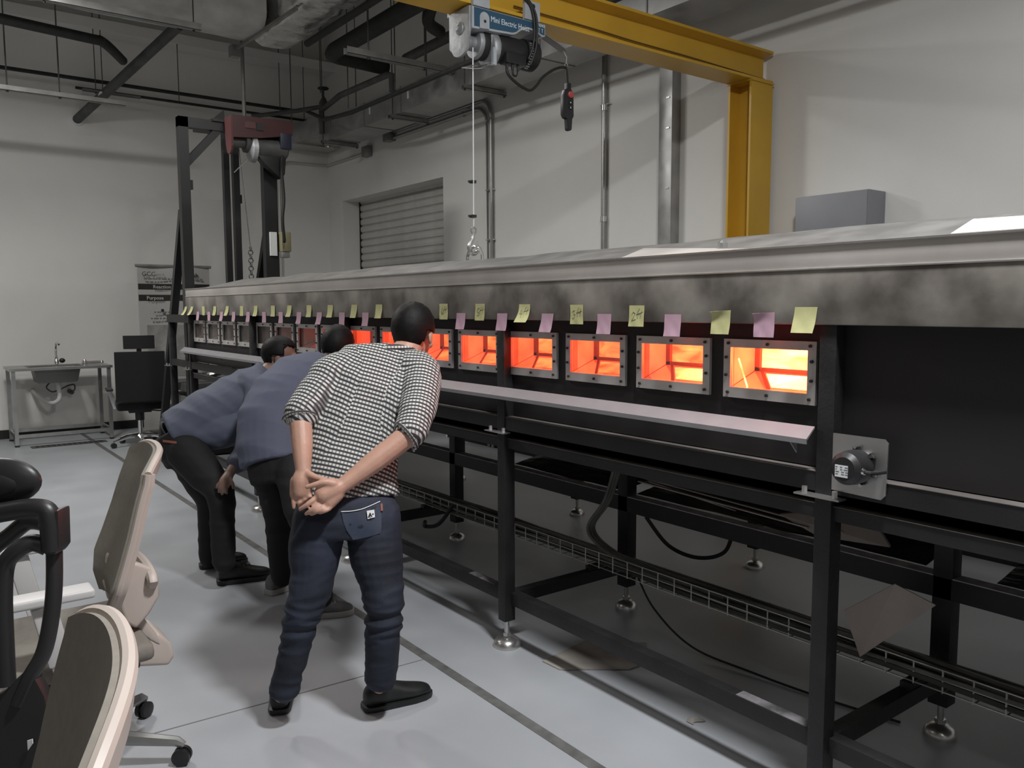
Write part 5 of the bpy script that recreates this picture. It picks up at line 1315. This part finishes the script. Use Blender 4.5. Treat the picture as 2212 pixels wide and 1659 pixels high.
# right hand, palm towards the camera
limb(sk_, [rw, V((1.263,2.751,0.935)), V((1.225,2.765,0.917))], [0.028, 0.034, 0.034])
limb(sk_, [V((1.268,2.745,0.918)), V((1.240,2.750,0.890))], [0.026, 0.024])
limb(sk_, [V((1.251,2.756,0.956)), V((1.214,2.772,0.928))], [0.026, 0.024])
limb(sk_, [V((1.255,2.741,0.959)), V((1.226,2.751,0.968)), V((1.197,2.763,0.963)), V((1.167,2.781,0.953))], [0.017, 0.0135, 0.011, 0.0085])
for pts_, r0 in (([(1.212,2.775,0.917), (1.184,2.769,0.905), (1.160,2.773,0.889), (1.143,2.793,0.872)], 0.0108),
                 ([(1.220,2.767,0.900), (1.196,2.758,0.885), (1.175,2.761,0.872), (1.161,2.781,0.855)], 0.0108),
                 ([(1.232,2.756,0.888), (1.212,2.745,0.878), (1.191,2.747,0.867), (1.177,2.769,0.853)], 0.0102),
                 ([(1.246,2.748,0.883), (1.232,2.735,0.872), (1.213,2.734,0.866), (1.201,2.750,0.858)], 0.0092)):
    limb(sk_, [V(q) for q in pts_], [r0, r0*0.95, r0*0.88, r0*0.72], 10, 3)
# left hand, cupped below the wrist
limb(sk_, [lw, V((1.174,2.853,0.961)), V((1.169,2.852,0.923))], [0.028, 0.034, 0.031])
limb(sk_, [V((1.162,2.868,0.960)), V((1.155,2.862,0.913))], [0.023, 0.021])
limb(sk_, [V((1.194,2.839,0.971)), V((1.188,2.837,0.916))], [0.024, 0.020])
limb(sk_, [V((1.196,2.826,0.987)), V((1.211,2.795,0.979)), V((1.229,2.769,0.975))], [0.016, 0.0125, 0.010])
for pts_, r0 in (([(1.152,2.864,0.913), (1.145,2.856,0.891), (1.144,2.852,0.867)], 0.0098), ([(1.168,2.851,0.909), (1.162,2.841,0.888), (1.160,2.829,0.866)], 0.0104), ([(1.182,2.841,0.909), (1.179,2.826,0.892), (1.172,2.816,0.874)], 0.0104), ([(1.195,2.832,0.920), (1.193,2.816,0.905), (1.184,2.805,0.891)], 0.0098)):
    limb(sk_, [V(q) for q in pts_], [r0, r0*0.95, r0*0.75], 10, 3)
b1 = fused('body', sk_, 0.0042, 'skin_light', p1, 5)
hair_cap(hc, hf, up1, b1, 1.04, 0.028, -0.085, bulge=1.02)
eyes(hc, hf, up1, b1, 1.02)
shirt = MB()
SP = [((1.378,2.876,0.860), 0.196, 0.128, HP), ((1.383,2.892,0.926), 0.19, 0.125, HP), ((1.413,2.932,1.036), 0.186, 0.122, HP), ((1.467,2.970,1.166), 0.195, 0.125, SH), ((1.526,2.987,1.264), 0.205, 0.120, SH), ((1.592,3.002,1.335), 0.185, 0.10, SH), ((1.651,3.006,1.372), 0.115, 0.08, SH), ((1.684,3.009,1.398), 0.075, 0.07, SH)]
lofted(shirt, SP, 26)
limb(shirt, [V((1.451,3.040,1.340)), ls, V((1.307,3.013,1.257)), V((1.237,2.978,1.197))], [0.085, 0.082, 0.072, 0.066])
limb(shirt, [V((1.696,2.944,1.343)), rs_, V((1.652,2.799,1.224)), V((1.569,2.719,1.133))], [0.085, 0.084, 0.074, 0.064])
limb(shirt, [V((1.625,2.750,1.167)), V((1.584,2.730,1.051))], [0.035, 0.006])
SB = [(V(SP[i][0]), V(SP[i+1][0]), SH) for i in (2,)]
sb0, sb1 = V((1.375,2.878,0.857)), V((1.615,2.993,1.353))
bones1 = [(sb0, sb1, SH), (ls, le, (sb1-sb0).normalized().cross(le-ls).normalized()), (rs_, re, (re-rs_).normalized().cross(V((0.6, 0.8, 0))))]
ax1 = (sb1-sb0).normalized()
sh1 = fused('shirt', shirt, 0.0065, 'gingham', b1, 7, fold_fn(ax1, 0.006, 13.0, 3.0), bones1)
col_ = MB()
cpts = [nk + (hc-nk).normalized()*0.012 + SH*(0.074*math.cos(a)) + (fwd1*0.072*math.sin(a)) + V((0, 0, 0.012)) + V((0, 0, -0.02*math.sin(a))) for a in [2*PI*i/20 for i in range(20)]]
col_.tube(cpts, 0.016, 8, closed=True)
co_ = fused('collar', col_, 0.004, 'gingham', sh1, 3, None, [(nk, nk+V((0, 0, 0.1)), SH)])
for (w_, el_, r_) in ((le, lw, 0.062), (re, rw, 0.058)):
    d = (el_-w_).normalized(); e1 = d.cross(V((0.6, 0.8, 0))).normalized(); e2 = d.cross(e1)
    c = w_ + d*0.012
    cu = MB().tube([c+e1*(r_*math.cos(t))+e2*(r_*0.95*math.sin(t)) for t in [2*PI*i/22 for i in range(22)]], 0.008, 8, closed=True)
    fused('cuff', cu, 0.004, 'gingham', sh1, 2, None, [(c, c+d, e1)])
jeans = MB()
lofted(jeans, [((1.388,2.884,0.887), 0.172, 0.115, HP), ((1.371,2.871,0.831), 0.190, 0.130, HP), ((1.357,2.862,0.771), 0.196, 0.138, HP), ((1.352,2.854,0.719), 0.18, 0.125, HP)], 24)
limb(jeans, [V((1.269,2.894,0.797)), V((1.239,2.885,0.695)), V((1.207,2.862,0.559)), V((1.174,2.864,0.465)), V((1.136,2.889,0.282)), V((1.117,2.912,0.187)), V((1.111,2.919,0.153))], [0.108, 0.100, 0.079, 0.066, 0.056, 0.053, 0.052], 18)
limb(jeans, [V((1.450,2.818,0.787)), V((1.442,2.785,0.663)), V((1.438,2.729,0.532)), V((1.429,2.705,0.432)), V((1.425,2.720,0.263)), V((1.426,2.736,0.192)), V((1.428,2.739,0.178))], [0.108, 0.104, 0.080, 0.069, 0.063, 0.060, 0.059], 18)
def jfold(co, n_):
    a = noise.noise(V((co.x*5, co.y*5, co.z*26))); b_ = noise.noise(V((co.x*9+4, co.y*9, co.z*9)))
    k = 0.35 + 1.0*math.exp(-((co.z-0.45)/0.10)**2) + 0.9*math.exp(-((co.z-0.12)/0.07)**2)
    return 0.007*k*(1-abs(a)*2.4) + 0.003*b_
j1 = fused('jeans', jeans, 0.0065, 'jeans', b1, 6, jfold)
# back pocket with stitched edge, patch and tab
def patch_on(o, name, targets, m, parent, lift=0.003, thick=0.002):
    pts = []
    for t_ in targets:
        h_, n_ = on_surface(o, t_)
        if h_ is None: return None
        pts.append(h_ + n_*lift)
    c = sum(pts, V())/len(pts); k = len(pts)
    h_, n_ = on_surface(o, c)
    b_ = MB(); ctr = (h_ + n_*lift) if h_ is not None else c
    n_ = n_ if n_ is not None else V((-0.6, -0.8, 0))
    vs = [ctr] + pts + [ctr+n_*thick] + [p_+n_*thick for p_ in pts]
    fs = [(0, 1+(i+1) % k, 1+i) for i in range(k)] + [(k+1, k+2+i, k+2+(i+1) % k) for i in range(k)] + [(1+i, 1+(i+1) % k, k+2+(i+1) % k, k+2+i) for i in range(k)]
    b_.add(vs, fs)
    return b_.build(name, m, parent, smooth=True)
POCK = [(1.274,2.727,0.855), (1.305,2.704,0.858), (1.340,2.679,0.866), (1.388,2.645,0.891), (1.390,2.638,0.847), (1.388,2.634,0.800), (1.383,2.635,0.776), (1.347,2.661,0.763), (1.302,2.694,0.753), (1.285,2.711,0.789), (1.277,2.721,0.823)]
patch_on(j1, 'back_pocket', POCK, 'jeans_worn', j1, 0.002, 0.002)
stp = []
for t_ in POCK[:4]:
    h_, n_ = on_surface(j1, t_)
    stp.append(h_+n_*0.006)
MB().tube(spline(stp, 4), 0.0018, 6).build('pocket_seam', 'white_print', j1)
pt = patch_on(j1, 'brand_patch', [(1.346,2.673,0.859), (1.368,2.657,0.863), (1.369,2.653,0.834), (1.347,2.669,0.827)], 'white_print', j1, 0.009, 0.002)
h_, n_ = on_surface(j1, (1.348,2.668,0.834))
text('patch_letter', 'A', 0.022, h_+n_*0.0125, (0.86, -0.5, 0.06), (0, 0, 1), 'black_print', j1, bold=0.001)
h_, n_ = on_surface(j1, (1.363,2.659,0.846))
MB().ell(h_+n_*0.0125, 0.003, 0.003, 0.003, 8, 6).build('patch_dot', 'black_print', j1)
patch_on(j1, 'red_tab', [(1.389,2.643,0.881), (1.395,2.639,0.883), (1.395,2.636,0.858), (1.389,2.640,0.856)], 'patch_orange', j1, 0.006, 0.002)
shoe('shoe', (1.405, 2.855, 0), (1.70, 2.815, 0), 0.105, 0.10, 'shoe_black', 'shoe_black', b1, 0.022)
shoe('shoe', (1.125, 3.02, 0), (1.25, 3.27, 0), 0.10, 0.095, 'shoe_black', 'shoe_black', b1, 0.022)

# ------------------------------------------------------------------ middle person in a plain blue shirt
p2 = thing('person', 'middle person in a loose blue shirt and black trousers bending towards the windows', 'person', (1.65, 4.2, 0), 'people looking into the furnace')
hc2 = V((2.030,4.331,1.372)); hf2 = V((2.2, 4.45, 1.33))-hc2; up2 = V((0, 0, 1))*0.9 + hf2.normalized()*0.45
S2 = (V((2.046,4.141,1.255))-V((1.866,4.367,1.264))).normalized()
nk2 = V((1.942,4.286,1.278))
m2 = MB()
head_shape(m2, hc2, hf2, up2, 1.0, nk2, 0.056)
lofted(m2, [((1.575,4.129,0.790), 0.13, 0.09, S2), ((1.596,4.235,0.973), 0.12, 0.085, S2), ((1.700,4.289,1.136), 0.14, 0.085, S2), ((1.855,4.298,1.242), 0.13, 0.08, S2), ((1.938,4.289,1.278), 0.07, 0.06, S2)])
for pts_, r_ in (([(1.526,4.200,0.760), (1.582,4.183,0.492), (1.602,4.188,0.182)], [0.055, 0.035, 0.03]), ([(1.611,4.000,0.781), (1.596,3.813,0.483), (1.630,3.752,0.183)], [0.055, 0.035, 0.03]),
                 ([(1.826,4.393,1.225), (1.807,4.430,0.985), (1.886,4.301,0.833)], [0.05, 0.042, 0.03]), ([(2.001,4.108,1.208), (1.979,3.992,0.940), (1.866,3.908,0.789)], [0.05, 0.042, 0.03])):
    limb(m2, [V(q) for q in pts_], r_)
for hw, dr in ((V((1.886,4.301,0.833)), V((0.5, 0.2, -0.6))), (V((1.866,3.908,0.789)), V((0.1, 0.3, -0.8)))):
    dr.normalize(); sd_ = dr.cross(V((0.3, 0.8, 0.2))).normalized()
    limb(m2, [hw, hw+dr*0.085], [0.03, 0.036])
    for q in range(4):
        b0 = hw+dr*0.10+sd_*(0.024-0.016*q)
        limb(m2, [b0, b0+dr*0.035, b0+dr*(0.062-0.006*abs(q-1))+V((-0.01, 0, 0))], [0.0095, 0.009, 0.007], 8, 3)
    limb(m2, [hw+dr*0.04+sd_*0.03, hw+dr*0.07+sd_*0.055, hw+dr*0.10+sd_*0.06], [0.012, 0.011, 0.008], 8, 3)
b2 = fused('body', m2, 0.0055, 'skin_dark', p2, 5)
hair_cap(hc2, hf2, up2, b2, 1.02, 0.045, -0.08, bulge=1.03)
eyes(hc2, hf2, up2, b2)
t2 = MB()
lofted(t2, [((1.554,4.145,0.795), 0.172, 0.135, S2), ((1.557,4.179,0.884), 0.178, 0.14, S2), ((1.585,4.235,1.011), 0.176, 0.145, S2), ((1.672,4.284,1.126), 0.182, 0.135, S2), ((1.786,4.309,1.219), 0.185, 0.115, S2), ((1.891,4.298,1.266), 0.13, 0.09, S2), ((1.936,4.292,1.291), 0.085, 0.075, S2)], 24)
limb(t2, [V((1.856,4.321,1.238)), V((1.828,4.404,1.118)), V((1.811,4.426,0.985))], [0.085, 0.075, 0.066])
limb(t2, [V((1.968,4.184,1.225)), V((2.002,4.070,1.108)), V((1.981,3.991,0.953))], [0.085, 0.075, 0.066])
ax2 = (V((1.896,4.296,1.279))-V((1.557,4.145,0.815))).normalized()
sh2 = fused('shirt', t2, 0.0075, 'shirt_blue', b2, 7, fold_fn((ax2+V((0, 0, 0.6))).normalized(), 0.010, 7.0, 9.0))
MB().tube([nk2+S2*(0.066*math.cos(a))+hf2.normalized()*(0.064*math.sin(a))+V((0, 0, 0.006-0.02*math.sin(a))) for a in [2*PI*i/20 for i in range(20)]], 0.012, 8, closed=True).build('collar', 'shirt_blue', sh2, smooth=True)
l2 = MB()
lofted(l2, [((1.582,4.143,0.849), 0.15, 0.11, S2), ((1.573,4.127,0.766), 0.165, 0.12, S2), ((1.571,4.108,0.695), 0.15, 0.11, S2)], 22)
limb(l2, [V((1.537,4.190,0.748)), V((1.569,4.178,0.634)), V((1.586,4.183,0.466)), V((1.598,4.190,0.284)), V((1.604,4.196,0.153))], [0.092, 0.084, 0.068, 0.062, 0.056], 16)
limb(l2, [V((1.612,4.022,0.765)), V((1.597,3.917,0.628)), V((1.596,3.813,0.483)), V((1.614,3.765,0.302)), V((1.632,3.748,0.164))], [0.092, 0.086, 0.068, 0.062, 0.058], 16)
fused('trousers', l2, 0.0085, 'trousers_black', b2, 6, fold_fn((0, 0, 1), 0.006, 12.0, 2.0))
shoe('shoe', (1.585, 4.375, 0), (1.80, 4.45, 0), 0.10, 0.10, 'shoe_grey', 'sole_white', b2, 0.03, True)
sg = shoe('shoe', (1.60, 3.935, 0), (1.852, 3.835, 0), 0.10, 0.095, 'shoe_grey', 'sole_white', b2, 0.03, True)
for i in range(3):
    a = V((1.66+0.035*i, 3.872-0.013*i, 0.035)); 
    MB().bar(a, a+V((0.022, 0.004, 0.045)), 0.004, 0.010, (1, 0, 0)).build('stripe', 'sole_white', sg)

# ------------------------------------------------------------------ far person leaning on the knee
p3 = thing('person', 'far person in a dark blue shirt leaning far forward with a hand on the knee', 'person', (1.5, 4.9, 0), 'people looking into the furnace')
hc3 = V((1.904,4.884,1.298)); hf3 = V((2.2, 4.72, 1.27))-hc3; up3 = V((0.0, 0.0, 1))*0.95 + hf3.normalized()*0.25
S3 = V((0.10, -1.0, 0.0)).normalized()
nk3 = V((1.814,4.878,1.200))
m3 = MB()
head_shape(m3, hc3, hf3, up3, 1.02, nk3, 0.056)
lofted(m3, [((1.315,4.933,0.823), 0.13, 0.10, S3), ((1.432,4.910,0.952), 0.13, 0.09, S3), ((1.591,4.888,1.039), 0.14, 0.09, S3), ((1.744,4.873,1.136), 0.12, 0.08, S3), ((1.809,4.880,1.189), 0.07, 0.06, S3)])
for pts_, r_ in (([(1.312,4.805,0.779), (1.403,4.565,0.561), (1.412,4.575,0.213)], [0.055, 0.03, 0.028]), ([(1.345,5.004,0.764), (1.473,5.020,0.431), (1.467,5.024,0.107)], [0.055, 0.03, 0.028]),
                 ([(1.689,4.713,1.135), (1.596,4.600,0.864), (1.433,4.477,0.698)], [0.05, 0.042, 0.028]), ([(1.822,5.050,1.110), (1.823,5.079,0.827), (1.636,5.069,0.612)], [0.05, 0.042, 0.03])):
    limb(m3, [V(q) for q in pts_], r_)
# near hand resting on the knee, fingers down over the kneecap
limb(m3, [V((1.433,4.477,0.698)), V((1.401,4.452,0.659)), V((1.388,4.453,0.635))], [0.026, 0.034, 0.03])
for pts_, r0 in (([(1.403,4.436,0.641), (1.398,4.431,0.617), (1.402,4.438,0.595)], 0.010), ([(1.391,4.445,0.636), (1.381,4.441,0.613), (1.382,4.453,0.590)], 0.0105), ([(1.381,4.460,0.640), (1.368,4.454,0.623), (1.367,4.468,0.602)], 0.010), ([(1.376,4.477,0.651), (1.363,4.475,0.638), (1.360,4.485,0.621)], 0.009), ([(1.423,4.431,0.670), (1.428,4.412,0.647), (1.427,4.410,0.627)], 0.011)):
    limb(m3, [V(q) for q in pts_], [r0, r0*0.95, r0*0.75], 8, 3)
b3 = fused('body', m3, 0.0055, 'skin_tan', p3, 5)
hair_cap(hc3, hf3, up3, b3, 1.03, 0.035, -0.07, bulge=1.0, side=-0.005)
eyes(hc3, hf3, up3, b3)
t3 = MB()
lofted(t3, [((1.264,4.954,0.880), 0.165, 0.115, S3), ((1.320,4.939,0.904), 0.175, 0.125, S3), ((1.434,4.912,0.974), 0.178, 0.135, S3), ((1.581,4.897,1.044), 0.19, 0.135, S3), ((1.706,4.887,1.121), 0.18, 0.115, S3), ((1.782,4.887,1.181), 0.11, 0.085, S3), ((1.815,4.879,1.214), 0.08, 0.075, S3)], 24)
limb(t3, [V((1.675,4.799,1.138)), V((1.695,4.704,1.103)), V((1.636,4.644,0.963)), V((1.570,4.590,0.823)), V((1.489,4.516,0.742))], [0.085, 0.078, 0.064, 0.056, 0.046])
limb(t3, [V((1.753,4.979,1.134)), V((1.824,5.043,1.066)), V((1.828,5.075,0.826))], [0.085, 0.075, 0.06])
limb(t3, [V((1.361,4.855,0.883)), V((1.504,4.800,0.903)), V((1.621,4.780,0.950))], [0.10, 0.11, 0.09])
ax3 = (V((1.762,4.884,1.140))-V((1.331,4.931,0.904))).normalized()
sh3 = fused('shirt', t3, 0.0085, 'shirt_blue_dark', b3, 7, fold_fn((ax3+V((0, 0, 0.9))).normalized(), 0.016, 8.5, 5.0, 1.2))
MB().tube([nk3+S3*(0.066*math.cos(a))+hf3.normalized()*(0.06*math.sin(a))+V((0, 0, 0.012-0.02*math.sin(a))) for a in [2*PI*i/20 for i in range(20)]], 0.012, 8, closed=True).build('collar', 'shirt_blue_dark', sh3, smooth=True)
l3 = MB()
lofted(l3, [((1.264,4.955,0.889), 0.155, 0.105, S3), ((1.297,4.934,0.812), 0.175, 0.135, S3), ((1.329,4.901,0.744), 0.17, 0.13, S3)], 22)
limb(l3, [V((1.306,4.810,0.787)), V((1.355,4.685,0.679)), V((1.404,4.559,0.568)), V((1.408,4.559,0.377)), V((1.414,4.569,0.174))], [0.115, 0.10, 0.076, 0.066, 0.062], 16)
limb(l3, [V((1.341,5.008,0.769)), V((1.409,5.013,0.606)), V((1.477,5.016,0.425)), V((1.469,5.013,0.240)), V((1.465,5.022,0.079))], [0.115, 0.10, 0.074, 0.064, 0.058], 16)
tr3 = fused('trousers', l3, 0.0085, 'trousers_black', b3, 6, fold_fn((0, 0, 1), 0.006, 12.0, 6.0))
bd = (V((1.411,4.928,0.966))-V((1.264,4.954,0.880))).normalized(); e1 = S3; e2 = bd.cross(e1).normalized()
bc_ = V((1.285,4.947,0.871))
bl = MB().tube([bc_+e1*(0.160*math.cos(t))+e2*(0.104*math.sin(t)) for t in [2*PI*i/28 for i in range(28)]], 0.016, 8, closed=True).build('belt', 'leather', tr3, smooth=True)
patch_on(tr3, 'pocket_tab', [(1.025,4.187,0.962), (1.077,4.146,0.952), (1.077,4.145,0.941), (1.025,4.186,0.950)], 'patch_orange', tr3, 0.003, 0.002)
shoe('shoe', (1.418, 4.735, 0), (1.725, 4.67, 0), 0.11, 0.115, 'shoe_black', 'shoe_black', b3, 0.028, True)
shoe('shoe', (1.425, 5.10, 0), (1.71, 5.05, 0), 0.105, 0.11, 'shoe_black', 'shoe_black', b3, 0.028, True)
